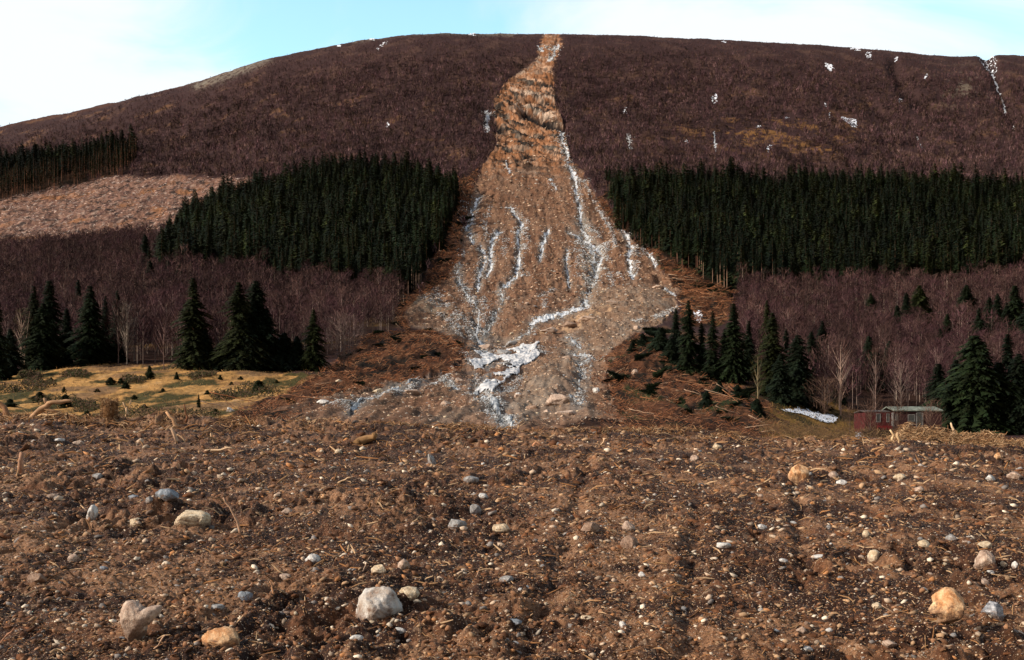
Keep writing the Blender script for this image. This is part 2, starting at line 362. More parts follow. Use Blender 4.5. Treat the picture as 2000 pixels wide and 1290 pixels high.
def hill(x, D, fine=True):               # height of the hillside at any ground point
    x = np.asarray(x, float); D = np.asarray(D, float)
    px = CX+FP*x/D; row = base_row(px, D)
    return (HY-row)*D/FP+relief(x, D, px, row, fine)
def ground_at(px, row):                  # ground point seen at a photograph pixel (arrays)
    D = D_of(px, row); x = (np.atleast_1d(px)-CX)*D/FP
    return x, D, hill(x, D)

# foreground mound
CRX = np.array([-1200,0,90,150,250,330,400,500,600,700,800,900,1000,1150,1300,1450,1550,1640,1730,1760,1900,2000,2700.])
CRY = np.array([812,818,812,822,824,818,822,826,830,830,834,838,838,836,842,850,862,866,864,856,862,868,874.])
DC = 31.0
def fore(x, D, fine=2):
    x = np.asarray(x, float); D = np.asarray(D, float)
    px = CX+FP*x/np.maximum(D, 6)
    cr = np.interp(px, CRX, CRY); zc = (HY-cr)*DC/FP
    t = np.clip((D-6.5)/(DC-6.5), 0, 1)
    z = -1.86+(zc+1.86)*(t**.96)
    z = np.where(D > DC, zc-(D-DC)**1.25*.22, z)
    z = z+fbm(x, D, 5.5, 2, 31)*.13*np.clip(D/12, .3, 1.1)
    c = fbm(x, D, 1.3, 3, 32)
    z += c*.09
    m = .35+.9*sstep(-.25, .35, fbm(x, D, 2.6, 2, 34))      # clod-covered against raked gravelly ground
    for sx_, sy_, ra in SMOOTH: m = m*(1-.8*np.exp(-(((x-sx_)/ra)**2+((D-sy_)/(ra*1.5))**2)))
    for (xa, ya, xb, yb, dp) in RUTS:
        dd_ = dline(x+vn(x, D, .6, 88)*.08, D, [(xa, ya), (xb, yb)]); z -= dp*np.exp(-(dd_/.11)**2); z += dp*.5*np.exp(-((dd_-.26)/.12)**2)
    z += (np.abs(vn(x+vn(x, D, .5, 39)*.15, D*.8, .52, 33))-.28)*.18*m
    z += (np.abs(vn(x, D*.85, .23, 35))-.28)*.105*m
    z += (np.abs(vn(x, D*.85, .105, 36))-.28)*.045*(.5+.5*m)
    z -= sstep(.32, .6, fbm(x, D*.9, .75, 3, 40))*.22*m
    # rough rim
    z += np.exp(-((D-DC)/3.)**2)*(fbm(x, D, 1.3, 4, 37, .6)*.27+fbm(x, D, 6, 2, 45)*.16+.02)
    # pits
    for (hx, hy, rr, dd) in PITS:
        z -= dd*1.6*np.exp(-(((x-hx)/rr)**2+((D-hy)/(rr*.8))**2))
    if fine > 1: z += fbm(x, D, .06, 2, 38)*.016
    return z
PITS = []
SMOOTH = [(1.2, 9.5, 1.3), (-3.9, 8.8, 1.1), (1.6, 14, 1.8), (-2.2, 12.5, 1.1), (6, 19, 2.2), (-3, 20, 1.8), (2.5, 23, 2.)]
RUTS = [(.12, 7.8, 1.9, 24, .05), (1.35, 7.8, 3.0, 16, .06), (3.1, 10.5, 6.2, 22, .07), (-6, 15, -1.0, 13.2, .06)]
def fore_hit(px, row):                   # where a view ray through the pixel meets the mound
    Ds = np.linspace(5.2, DC+.8, 900); xs = (px-CX)*Ds/FP; zs = (HY-row)*Ds/FP
    g = fore(xs, Ds); h = np.nonzero(g >= zs)[0]
    j = h[0] if len(h) else len(Ds)-1
    return float(xs[j]), float(Ds[j]), float(g[j])
pl = []
for (px, row, w, d) in ((20,1078,32,.28),(700,868,40,.3),(458,1030,34,.22),(565,1130,26,.16),(1520,918,30,.25),(1460,925,28,.2),(1685,930,30,.2),(1890,890,30,.22),(1990,885,30,.2),
                     (1888,1170,34,.2),(1598,1000,26,.16),(275,1140,26,.14),(1385,975,26,.14),(510,1278,40,.16),(1140,1195,26,.1),(845,1165,20,.12),(940,915,34,.14),(300,850,30,.25),(840,1010,26,.1),(1660,1080,20,.1),(1330,940,24,.14)):
    x, D, z = fore_hit(px, row); pl.append((x, D, w*D/FP*.8, d))
PITS = pl

# ------------------------------------------------------------------ hillside mesh
def lerp3(a, b, t): return a*(1-t[..., None])+np.asarray(b)*t[..., None]
def hill_color(x, D, px, row):
    """ground colour with some painted shade and sheen: heath, rock, scar gravel, felled ground, grass"""
    z0 = (HY-row)*D/FP
    jx = px+fbm(x, z0*1.3, 9, 4, 21)*13; jy = row+fbm(x, z0*1.3, 9, 4, 22)*9
    low = sstep(660, 720, row); jx = jx+low*fbm(x, D*.35, 1.6, 4, 91, .6)*44+low*fbm(x, D*.3, 6, 3, 93)*40; jy = jy+low*fbm(x, D*.35, 1.6, 4, 92, .6)*22
    n1 = fbm(x, D, 30, 4, 23); n2 = fbm(x, z0*1.4, 5, 3, 24); n3 = fbm(x, z0*1.4, 1.6, 2, 25)
    c = np.zeros(px.shape+(3,)); c[:] = (.044, .024, .023)
    c = lerp3(c, (.080, .045, .036), sstep(0, .5, n1+.4*n2))
    och = sstep(.0, .30, n1+.6*n2)*np.exp(-(((px-1500)/170)**2+((row-262)/38)**2))*1.3
    och = np.maximum(och, np.exp(-(dline(px, row, [(1460,262),(1540,282),(1600,292),(1640,303)])/9)**2)*sstep(-.2, .3, n2)*1.2)
    och = np.maximum(och, .38*sstep(.25, .5, n1+.5*n2)*sstep(110, 220, row))
    c = lerp3(c, (.19, .095, .036), np.clip(och, 0, 1))
    rk = np.exp(-(dline(px, row, [(385,168),(440,148),(520,118)])/10)**2)+np.exp(-(dline(px, row, [(690,80),(780,66),(850,63),(1000,67)])/4.5)**2)*.9
    c = lerp3(c, (.17, .145, .115), np.clip(rk, 0, 1)*sstep(-.35, .2, n2+.3*n3))
    skd = row-np.interp(px, SKX, SKY)
    c = lerp3(c, (.10, .040, .022), sstep(9, 3, skd)*.7)
    c = lerp3(c, (.13, .11, .085), sstep(.1, .45, n2+n1)*np.exp(-(((px-1880)/60)**2+((row-175)/40)**2))*.8)
    bir = inpoly(jx, jy, BIR_L) | inpoly(jx, jy, BIR_R)
    c = np.where(bir[..., None], lerp3(np.broadcast_to((.040, .020, .014), c.shape), (.15, .085, .03), sstep(.1, .5, n1+.4*n2)), c)
    fr = inpoly(jx, jy, FOR_L) | inpoly(jx, jy, FOR_R) | inpoly(jx, jy, FOR_U)
    c = np.where(fr[..., None], lerp3(np.broadcast_to((.016, .010, .006), c.shape), (.04, .022, .012), sstep(.2, .6, n2)), c)
    cl = softpoly(jx+n2*12, jy+n2*10, CLEAR, 5)
    cc = lerp3(np.broadcast_to((.19, .105, .075), c.shape), (.10, .052, .043), sstep(.0, .35, n2+.4*n3))
    cc = lerp3(cc, (.30, .21, .165), sstep(.15, .4, fbm(x, z0, 3.2, 3, 26)))
    cc = lerp3(cc, (.25, .11, .045), sstep(.1, .45, n1)*.75)
    cc = lerp3(cc, (.045, .03, .025), sstep(.12, .3, fbm(x, z0*1.6, 8, 4, 27)))
    c = c*(1-cl[..., None])+cc*cl[..., None]
    fd = softpoly(jx, jy, FIELD, 7)
    n4 = fbm(x, z0*2.2, 4.5, 4, 28, .6); n5 = fbm(x, z0*2.6, 9, 3, 29)
    cf = lerp3(np.broadcast_to((.44, .235, .078), c.shape), (.22, .11, .042), sstep(-.1, .35, n4))
    cf = lerp3(cf, (.45, .28, .13), sstep(.2, .5, -n4)*.7)
    cf = lerp3(cf, (.060, .050, .018), sstep(.03, .17, n4*.6+n5*.7))
    cf = lerp3(cf, (.14, .085, .05), sstep(.06, .25, -n5+.3*n2)*.75)
    c = c*(1-fd[..., None])+cf*fd[..., None]
    gr = inpoly(jx, jy, GRASS_R) | inpoly(jx, jy, [(1385,745),(1430,738),(1450,765),(1425,775)])
    cg = lerp3(np.broadcast_to((.20, .105, .028), c.shape), (.045, .032, .012), sstep(-.2, .25, n4))
    c = np.where(gr[..., None], cg, c)
    db = np.maximum(np.maximum(softpoly(jx, jy, DEB_L, 6), softpoly(jx, jy, DEB_L2, 5)), np.maximum(softpoly(jx, jy, DEB_R, 5), softpoly(jx, jy, DEB_R2, 7)))
    n6 = fbm(x, z0*1.8, 5, 4, 30, .6)
    cd = lerp3(np.broadcast_to((.070, .030, .016), c.shape), (.15, .066, .032), sstep(-.1, .4, n2))
    cd = lerp3(cd, (.018, .012, .008), sstep(-.06, .16, n6))
    cd = lerp3(cd, (.028, .032, .012), sstep(.18, .35, fbm(x, z0*1.8, 7, 3, 8))*(px > 1100))
    c = c*(1-db[..., None])+cd*db[..., None]
    sl = softpoly(jx*.85+px*.15+n2*5, jy*.6+row*.4, SLIDE, 2.5)
    st = fbm(x*3, D*.4, 20, 4, 41)
    cs = lerp3(np.broadcast_to((.160, .082, .048), c.shape), (.215, .125, .078), sstep(-.3, .5, st+.4*n2))
    cs = lerp3(cs, (.085, .042, .025), sstep(.0, .4, n2+.5*n3)*.75)
    cs = lerp3(cs, (.060, .038, .028), sstep(.22, .42, fbm(x, z0*1.4, 2.6, 3, 49))*.7)
    cs = lerp3(cs, (.30, .19, .12), sstep(.28, .5, n3)*.55)
    for pts, w, cov, lab in ICE:
        if w < 3 or pts[0][0] > 1300: continue
        cs = lerp3(cs, (.185, .165, .14), np.exp(-(dline(px+n2*w*2, row, pts)/(w*1.8))**2)*(.55+.45*sstep(-.2, .3, n3)))
        cs = lerp3(cs, (.03, .025, .02), np.exp(-(dline(px+n2*w*2, row, pts)/(w*1.3))**2)*sstep(.15, .4, n3)*.8)
    gv = np.exp(-(dline(px+n2*10, row, [(1140,440),(1150,500),(1145,600)])/17)**2)
    cs = lerp3(cs, (.185, .165, .135), np.clip(gv, 0, 1)*.8*sstep(-.4, .2, n3+n2))
    gv = np.exp(-(dline(px+n2*10, row, [(820,590),(880,610),(930,640)])/16)**2)
    cs = lerp3(cs, (.22, .18, .13), np.clip(gv, 0, 1)*.7*sstep(-.3, .2, n3+n2))
    lb = softpoly(jx, jy, LOBE, 16)
    cl_ = lerp3(np.broadcast_to((.18, .115, .076), c.shape), (.25, .185, .135), sstep(-.2, .4, n2+n3))
    cs = cs*(1-lb[..., None]*.8)+cl_*(lb[..., None]*.8)
    cs = lerp3(cs, (.20, .16, .125), sstep(.1, .45, fbm(x, z0*2, 14, 4, 42))*sstep(560, 620, row)*.6)
    cs = lerp3(cs, (.13, .075, .045), sstep(.0, .4, fbm(x, z0*2, 9, 4, 47))*sstep(560, 620, row)*.6)
    upm = sstep(370, 300, row+n2*30)
    q = z0+.5*x+fbm(x, z0, 30, 3, 94)*9; s1 = fbm(x*.36, q, 8, 5, 43, .66); s2 = fbm(x*.36, q, 10, 5, 44, .66)
    cu = lerp3(np.broadcast_to((.25, .115, .055), c.shape), (.46, .29, .19), sstep(-.05, .35, s1+.3*n3))
    cu = lerp3(cu, (.17, .07, .03), sstep(.0, .35, fbm(x, z0, 6, 4, 45)+.3*n3)*.7)
    cu = lerp3(cu, (.030, .024, .020), sstep(.05, .2, s2)*sstep(120, 170, row))
    cu = lerp3(cu, (.20, .165, .13), sstep(.1, .35, fbm(x, z0*1.2, 10, 4, 48))*.6)
    cs = cs*(1-upm[..., None])+cu*upm[..., None]
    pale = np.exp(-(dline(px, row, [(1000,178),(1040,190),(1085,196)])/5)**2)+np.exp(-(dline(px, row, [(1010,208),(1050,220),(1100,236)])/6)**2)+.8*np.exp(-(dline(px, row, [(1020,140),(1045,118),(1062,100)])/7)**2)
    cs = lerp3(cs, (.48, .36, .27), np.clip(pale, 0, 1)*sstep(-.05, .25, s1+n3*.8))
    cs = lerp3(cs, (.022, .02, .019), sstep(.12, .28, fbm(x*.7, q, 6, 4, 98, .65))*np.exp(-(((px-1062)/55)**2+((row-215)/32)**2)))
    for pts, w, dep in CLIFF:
        cs = lerp3(cs, (.016, .013, .012), np.clip(np.exp(-(dline(px+n3*6, row+n2*4, pts)/(w*.85))**4)*1.2, 0, 1)*(1 if dep > 4 else .7*sstep(-.3, .1, n3)))  # dark rock, with overhang shade painted into the colour
    rocks = np.exp(-(dline(px, row, [(1120,628),(1190,616)])/10)**2)+np.exp(-(dline(px, row, [(1060,650),(1100,645),(1130,640)])/7)**2)
    wet_sheen = np.exp(-(dline(px+n2*14, row, [(930,640),(960,700),(940,755),(990,815)])/26)**2)+.8*np.exp(-(dline(px+n2*10, row, [(830,745),(750,772),(680,808)])/12)**2)+.7*np.exp(-(dline(px+n2*12, row, [(1120,670),(1135,730),(1125,800)])/16)**2)
    cs = lerp3(cs, (.155, .150, .142), np.clip(wet_sheen, 0, 1)*.85*sstep(-.35, .15, n3+n2))  # grey sheen of the wet ground painted into its colour
    cs = lerp3(cs, (.38, .24, .14), np.clip(rocks, 0, 1)*sstep(-.25, .1, n3+n2))
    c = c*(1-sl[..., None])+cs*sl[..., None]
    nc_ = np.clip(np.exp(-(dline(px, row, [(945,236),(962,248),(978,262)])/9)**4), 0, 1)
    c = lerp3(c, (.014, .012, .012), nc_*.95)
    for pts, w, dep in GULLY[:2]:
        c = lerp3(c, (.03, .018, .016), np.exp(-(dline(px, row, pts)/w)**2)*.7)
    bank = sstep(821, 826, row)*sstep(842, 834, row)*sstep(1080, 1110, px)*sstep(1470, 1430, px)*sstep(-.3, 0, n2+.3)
    c = lerp3(c, (.022, .010, .006), bank)  # dark peat, the bank's shade painted in with it
    return np.clip(c, .004, .9)

NC, NR = 1750, 560
cols = np.concatenate([np.linspace(-700, -40, 90, endpoint=False), np.linspace(-40, 2040, NC-180), np.linspace(2041, 2700, 90)])
# distances spaced so rows are about evenly spread in the view
Dd = np.exp(np.linspace(math.log(36.5), math.log(1105), 4000)); rr = base_row(np.full(4000, 1000.), Dd)
arc = np.concatenate([[0], np.cumsum(np.abs(np.diff(rr))+.02)])
Drow = np.concatenate([np.interp(np.linspace(0, arc[-1], NR), arc, Dd), np.linspace(1115, 1650, 20)])
PX, DD = np.meshgrid(cols, Drow); X = (PX-CX)*DD/FP
ROWS = base_row(PX, DD)
Z = (HY-ROWS)*DD/FP+relief(X, DD, PX, ROWS)
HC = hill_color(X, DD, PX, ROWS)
nr, nc = PX.shape
idx = np.arange(nr*nc).reshape(nr, nc)
F = np.stack([idx[:-1, :-1], idx[:-1, 1:], idx[1:, 1:], idx[1:, :-1]], -1).reshape(-1, 4)
V = np.stack([X, DD, Z], -1)
m_hill = attr_mat('hillside_ground', .95, .9, .38, .6, 1.3, 0, .05, bdist=.6)
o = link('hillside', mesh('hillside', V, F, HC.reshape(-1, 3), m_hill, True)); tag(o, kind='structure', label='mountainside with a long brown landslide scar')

# ice and snow lie on it as their own sheets
def ice_mat(name, a, b_, rough):
    m, nt, b = new_mat(name); t = nt.nodes.new('ShaderNodeTexCoord')
    f = noise(nt, t.outputs['Object'], .55, 6, .7); c = ramp(nt, f, [(.36, a), (.56, b_)])
    nt.links.new(c, b.inputs['Base Color']); b.inputs['Roughness'].default_value = rough
    f2 = noise(nt, t.outputs['Object'], 1.1, 5, .6); bp = nt.nodes.new('ShaderNodeBump'); bp.inputs['Strength'].default_value = .7; bp.inputs['Distance'].default_value = .5
    nt.links.new(f2, bp.inputs['Height']); nt.links.new(bp.outputs[0], b.inputs['Normal']); return m
m_ice = ice_mat('stream_ice', (.26, .28, .30), (.70, .71, .72), .35)
m_grey = ice_mat('grubby_ice', (.16, .155, .15), (.50, .51, .51), .45)
m_broad = ice_mat('broad_stream_ice', (.20, .23, .27), (.78, .74, .70), .35)
m_snow = ice_mat('old_snow', (.62, .66, .74), (.82, .84, .88), .6)
def sheet(name, maskfn, box, mat, label, lift=.25, step=.7):
    x0, y0, x1, y1 = box; nx = max(6, int((x1-x0)/step)); 
    D0 = float(D_of((x0+x1)/2, y1)[0]); D1 = float(D_of((x0+x1)/2, y0)[0])
    ny = max(6, int((y1-y0)/step)); ds = D_of(np.full(ny, (x0+x1)/2), np.linspace(y1, y0, ny))
    P, Q = np.meshgrid(np.linspace(x0, x1, nx), ds); xx = (P-CX)*Q/FP; rw = base_row(P, Q)
    mk = maskfn(P, rw, xx, Q)
    zz = (HY-rw)*Q/FP+relief(xx, Q, P, rw)+lift*sstep(.5, .8, mk)+.03
    keep = mk > .5; fk = keep[:-1, :-1] & keep[1:, 1:] & keep[1:, :-1] & keep[:-1, 1:]
    ii = np.arange(P.size).reshape(P.shape)
    FF = np.stack([ii[:-1, :-1], ii[:-1, 1:], ii[1:, 1:], ii[1:, :-1]], -1)[fk]
    if len(FF) == 0: return
    used, inv = np.unique(FF, return_inverse=True)
    VV = np.stack([xx, Q, zz], -1).reshape(-1, 3)[used]
    o = link(name, mesh(name, VV, inv.reshape(-1, 4), None, mat, True)); tag(o, kind='structure', label=label)
for i, (pts, w, cov, lab) in enumerate(ICE):
    def fn(P, rw, xx, Q, pts=pts, w=w, cov=cov, i=i):
        s = float((w*Q/FP).mean()); zz = (HY-rw)*Q/FP*1.1
        wob = fbm(xx, zz, 9*s, 3, 50+i)*w*2.0
        wid = 1+.9*fbm(xx, zz, 7*s, 2, 90+i)
        d = dline(P+wob, rw, pts)/(w*np.clip(wid, .35, 2))
        return .98-d*.55+(cov-.8)*1.0+fbm(xx, zz, 1.6*s+.5, 4, 130+i, .65)*.95+fbm(xx, zz, .8, 2, 160+i)*.35
    xs = [p[0] for p in pts]; ys = [p[1] for p in pts]
    sheet('frozen_stream' if w > 3.5 else 'ice_streak', fn, (min(xs)-3*w, min(ys)-2*w, max(xs)+3*w, max(ys)+2*w), m_grey if cov < .6 else m_ice, lab, .18, .5)
def fnb(P, rw, xx, Q):
    zz = (HY-rw)*Q/FP
    ins = softpoly(P+fbm(xx, zz*1.5, 6, 4, 61)*12, rw+fbm(xx, zz*1.5, 5, 4, 62)*6, BROAD, 1.5)
    hol = fbm(xx*.55, zz*1.3, 4.5, 3, 63)
    return ins-sstep(.13, .19, hol)*.9-sstep(.42, .5, fbm(xx, zz*1.5, 1.1, 3, 64))*.6
sheet('frozen_stream', fnb, (895, 648, 1080, 782), m_broad, 'broad terraced frozen stream below the landslide scar', .25, .6)
def flakes(lines, per, name, label, seed):
    r = np.random.default_rng(seed); xs_, ys_ = [], []
    for pts, w, cov, lab in lines:
        pts = np.array(pts, float); sg = np.hypot(*np.diff(pts, axis=0).T); cum = np.concatenate([[0], np.cumsum(sg)]); n = int(per*cum[-1]*(.5+w*.25))
        t = r.random(n)*cum[-1]; bx = np.interp(t, cum, pts[:, 0]); by = np.interp(t, cum, pts[:, 1])
        off = r.normal(0, 1, n)*w*(.9+.7*np.abs(np.sin(t*.13+pts[0, 0]))); xs_.append(bx+off); ys_.append(by+r.normal(0, 1.5, n))
    px = np.concatenate(xs_); rw = np.concatenate(ys_); x, D, z = ground_at(px, rw); k = fbm(x, z, 6, 3, seed) > -.12; x, D, z = x[k], D[k], z[k]; n = len(x)
    s_ = D/FP*r.uniform(.4, 1.45, n); c = np.array([(.66,.67,.68),(.40,.41,.41),(.22,.215,.20),(.06,.055,.05)])[r.choice(4, n, p=[.42,.26,.18,.14])]
    V, F, C = scatter_ico(n, x, D, z+.05, s_, c, 1, .5, .35, seed)
    tag(link(name, mesh(name, V, F, C, attr_mat('broken_ice', .5, 2, .2))), kind='stuff', label=label)
for i, (P_, cov, lab) in enumerate(SNOW):
    if max(p[0] for p in P_)-min(p[0] for p in P_) < 30 and cov in (.6, .7): cov = .9 if max(p[1] for p in P_) < 100 else .68
    def fn(P, rw, xx, Q, P_=P_, cov=cov, i=i):
        k = 2.0*Q/FP
        zz = (HY-rw)*Q/FP*1.3; k = float(k.mean())
        ins = inpoly(P+fbm(xx, zz, 5*k, 3, 70+i)*6, rw+fbm(xx, zz, 5*k, 3, 110+i)*5, P_)
        return np.where(ins, 1., 0)-sstep(cov-.62, cov-.5, fbm(xx, zz, 2.2*k, 3, 150+i))*.8
    xs = [p[0] for p in P_]; ys = [p[1] for p in P_]
    sheet('snow_patch', fn, (min(xs)-4, min(ys)-3, max(xs)+4, max(ys)+3), m_snow, lab, .15, .6)

# ------------------------------------------------------------------ foreground ground
cols = np.concatenate([np.linspace(-1150, -60, 200, endpoint=False), np.linspace(-60, 2060, 1500), np.linspace(2062, 3150, 200)])
rowt = np.linspace(1420, 832, 860)
zt = lambda D: -1.86+((HY-832)*DC/FP+1.86)*np.clip((D-6.5)/(DC-6.5), 0, 1)**.96
Dg = np.linspace(5.2, DC, 4000); rg = HY-zt(Dg)*FP/Dg
Dfr = np.concatenate([np.linspace(.6, 5.1, 24), np.interp(-rowt, -rg, Dg), np.linspace(DC+.1, DC+2, 40), np.linspace(DC+2.3, 40.5, 20)])
Dfr = np.unique(Dfr)
PX, DD = np.meshgrid(cols, Dfr); X = (PX-CX)*np.maximum(DD, 5.)/FP
Z = fore(X, DD)
nr, nc = PX.shape; idx = np.arange(nr*nc).reshape(nr, nc)
F = np.stack([idx[:-1, :-1], idx[:-1, 1:], idx[1:, 1:], idx[1:, :-1]], -1).reshape(-1, 4)
n1 = fbm(X, DD, 2.4, 3, 201); n2 = fbm(X, DD, .5, 3, 202); n3 = fbm(X, DD, .12, 2, 203)
C = np.zeros(PX.shape+(3,)); C[:] = (.120, .050, .022)
C = lerp3(C, (.222, .115, .059), sstep(-.25, .35, n1+.5*n2+.4*n3))
C = lerp3(C, (.032, .011, .004), sstep(-.16, .12, -n1*.5+fbm(X, DD*.7, .7, 4, 204, .65)+.3*n3))
C = lerp3(C, (.30, .20, .13), sstep(.35, .6, n3)*.6)
m, nt, b = new_mat('debris_soil'); Lk = nt.links
a = nt.nodes.new('ShaderNodeAttribute'); a.attribute_name = 'Col'; t = nt.nodes.new('ShaderNodeTexCoord')
f1 = noise(nt, t.outputs['Object'], 22, 6, .75)
s1 = ramp(nt, f1, [(.30, (.30, .27, .25)), (.5, (.9, .88, .86)), (.68, (1.75, 1.75, 1.75))])
mx = nt.nodes.new('ShaderNodeMix'); mx.data_type = 'RGBA'; mx.blend_type = 'MULTIPLY'; mx.inputs[0].default_value = 1
Lk.new(a.outputs['Color'], mx.inputs[6]); Lk.new(s1, mx.inputs[7])
vo = nt.nodes.new('ShaderNodeTexVoronoi'); vo.inputs['Scale'].default_value = 55; Lk.new(t.outputs['Object'], vo.inputs['Vector'])
sp = nt.nodes.new('ShaderNodeSeparateColor'); Lk.new(vo.outputs['Color'], sp.inputs[0])
near = math_node(nt, 'LESS_THAN', vo.outputs['Distance'], .33); some = math_node(nt, 'GREATER_THAN', sp.outputs[0], .72)
mx2 = nt.nodes.new('ShaderNodeMix'); mx2.data_type = 'RGBA'; Lk.new(math_node(nt, 'MULTIPLY', math_node(nt, 'MULTIPLY', near, some), .8), mx2.inputs[0])
Lk.new(mx.outputs[2], mx2.inputs[6]); Lk.new(ramp(nt, sp.outputs[1], [(0, (.22, .12, .06)), (.5, (.36, .23, .14)), (1, (.58, .46, .34))]), mx2.inputs[7])
Lk.new(mx2.outputs[2], b.inputs['Base Color']); b.inputs['Roughness'].default_value = .85; b.inputs['Specular IOR Level'].default_value = .25
f2 = noise(nt, t.outputs['Object'], 34, 7, .75); bp = nt.nodes.new('ShaderNodeBump'); bp.inputs['Strength'].default_value = .9; bp.inputs['Distance'].default_value = .03
Lk.new(f2, bp.inputs['Height']); Lk.new(bp.outputs[0], b.inputs['Normal'])
m_soil = m
o = link('ground', mesh('ground', np.stack([X, DD, Z], -1), F, C.reshape(-1, 3), m_soil, True)); tag(o, kind='structure', label='brown stony landslide mud in the foreground')
vf = np.array([(-900, -600, -6), (900, -600, -6), (900, 45, -6), (-900, 45, -6)], float)
m_vf, nt, b = new_mat('valley_soil'); t = nt.nodes.new('ShaderNodeTexCoord')
nt.links.new(ramp(nt, noise(nt, t.outputs['Object'], .3), [(.3, (.07, .045, .03)), (.7, (.15, .1, .06))]), b.inputs['Base Color'])
tag(link('terrain', mesh('terrain', vf, np.array([[0, 1, 2, 3]]), None, m_vf)), kind='structure', label='valley floor behind the viewer')

# ------------------------------------------------------------------ rocks
def ico(sub):
    bm = bmesh.new(); bmesh.ops.create_icosphere(bm, subdivisions=sub, radius=1)
    V = np.array([v.co[:] for v in bm.verts]); F = np.array([[v.index for v in f.verts] for f in bm.faces]); bm.free(); return V, F
ICO = {s: ico(s) for s in (1, 2, 3, 4, 5)}
def n3d(P, s, seed):
    return (fbm(P[:, 0]+P[:, 2]*.7, P[:, 1]-P[:, 2]*.6, s, 3, seed)+fbm(P[:, 1]+5, P[:, 2]+P[:, 0]*.4, s, 3, seed+5))*.7
def rock_shape(seed, sub=4, ang=.6, lumps=.18):
    r = np.random.default_rng(seed); V, F = ICO[sub]; P = V.copy()
    for _ in range(int(5+11*ang)):         # planar breaks
        n = r.normal(size=3); n /= np.linalg.norm(n); d = r.uniform(.58, .90)
        ex = P@n-d; P = P-np.clip(ex, 0, None)[:, None]*n*(.75+.25*ang)
    P = P*(1+n3d(V, .9, seed)*lumps)[:, None]*(1+n3d(V, .25, seed+9)*lumps*.35)[:, None]
    P = P*(1+n3d(V, .09, seed+21)*.07)[:, None]
    return P, F
def rock_mat(name, a, b_, c_=None, scale=6, rough=.85, bump=.6, stripes=False, warp=1.0):
    m, nt, b = new_mat(name); t = nt.nodes.new('ShaderNodeTexCoord'); v = t.outputs['Object']
    if stripes:
        mpn = nt.nodes.new('ShaderNodeMapping'); mpn.inputs['Scale'].default_value = (1, 1, 5); mpn.inputs['Rotation'].default_value = (.4, .9, .2); nt.links.new(v, mpn.inputs[0]); v = mpn.outputs[0]
    f = noise(nt, v, scale, 8, .7, .4)
    st = [(.36, a), (.60, b_)]
    if c_: st = [(.32, c_), (.42, a), (.62, b_)]
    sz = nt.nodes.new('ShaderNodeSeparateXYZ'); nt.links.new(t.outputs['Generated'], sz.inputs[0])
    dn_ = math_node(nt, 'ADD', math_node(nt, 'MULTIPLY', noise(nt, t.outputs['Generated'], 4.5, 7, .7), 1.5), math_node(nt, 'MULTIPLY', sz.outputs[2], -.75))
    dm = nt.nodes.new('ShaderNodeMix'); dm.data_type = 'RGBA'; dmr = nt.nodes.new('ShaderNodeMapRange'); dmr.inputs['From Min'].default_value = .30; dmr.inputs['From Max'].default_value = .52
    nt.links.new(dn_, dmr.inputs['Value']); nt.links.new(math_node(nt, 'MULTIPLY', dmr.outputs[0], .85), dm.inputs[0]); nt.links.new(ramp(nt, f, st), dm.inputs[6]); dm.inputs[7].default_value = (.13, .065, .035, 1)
    nt.links.new(dm.outputs[2], b.inputs['Base Color']); b.inputs['Roughness'].default_value = rough
    f2 = noise(nt, t.outputs['Object'], scale*4, 8, .7); bp = nt.nodes.new('ShaderNodeBump'); bp.inputs['Strength'].default_value = bump; bp.inputs['Distance'].default_value = .03
    nt.links.new(f2, bp.inputs['Height']); nt.links.new(bp.outputs[0], b.inputs['Normal'])
    return m
RM = {
 'beige': rock_mat('beige_stone', (.30, .20, .145), (.56, .43, .33), (.13, .075, .045), 9),
 'orange': rock_mat('orange_stone', (.42, .19, .07), (.68, .46, .26), (.12, .05, .025), 7),
 'grey': rock_mat('grey_stone', (.17, .16, .15), (.38, .37, .36), (.10, .07, .05), 9),
 'greyround': rock_mat('speckled_stone', (.34, .28, .23), (.52, .49, .45), (.22, .12, .07), 8),
 'blue': rock_mat('bluish_stone', (.13, .15, .17), (.30, .33, .37), (.09, .06, .05), 8),
 'stripe': rock_mat('banded_stone', (.13, .14, .16), (.46, .45, .46), (.10, .05, .04), 8, stripes=True),
 'white': rock_mat('pale_stone', (.42, .40, .37), (.68, .66, .62), (.2, .14, .1), 7),
 'cream': rock_mat('cream_stone', (.42, .31, .19), (.64, .54, .39), (.16, .1, .05), 9),
 'brown': rock_mat('brown_stone', (.17, .10, .065), (.34, .23, .16), (.07, .04, .025), 8),
}
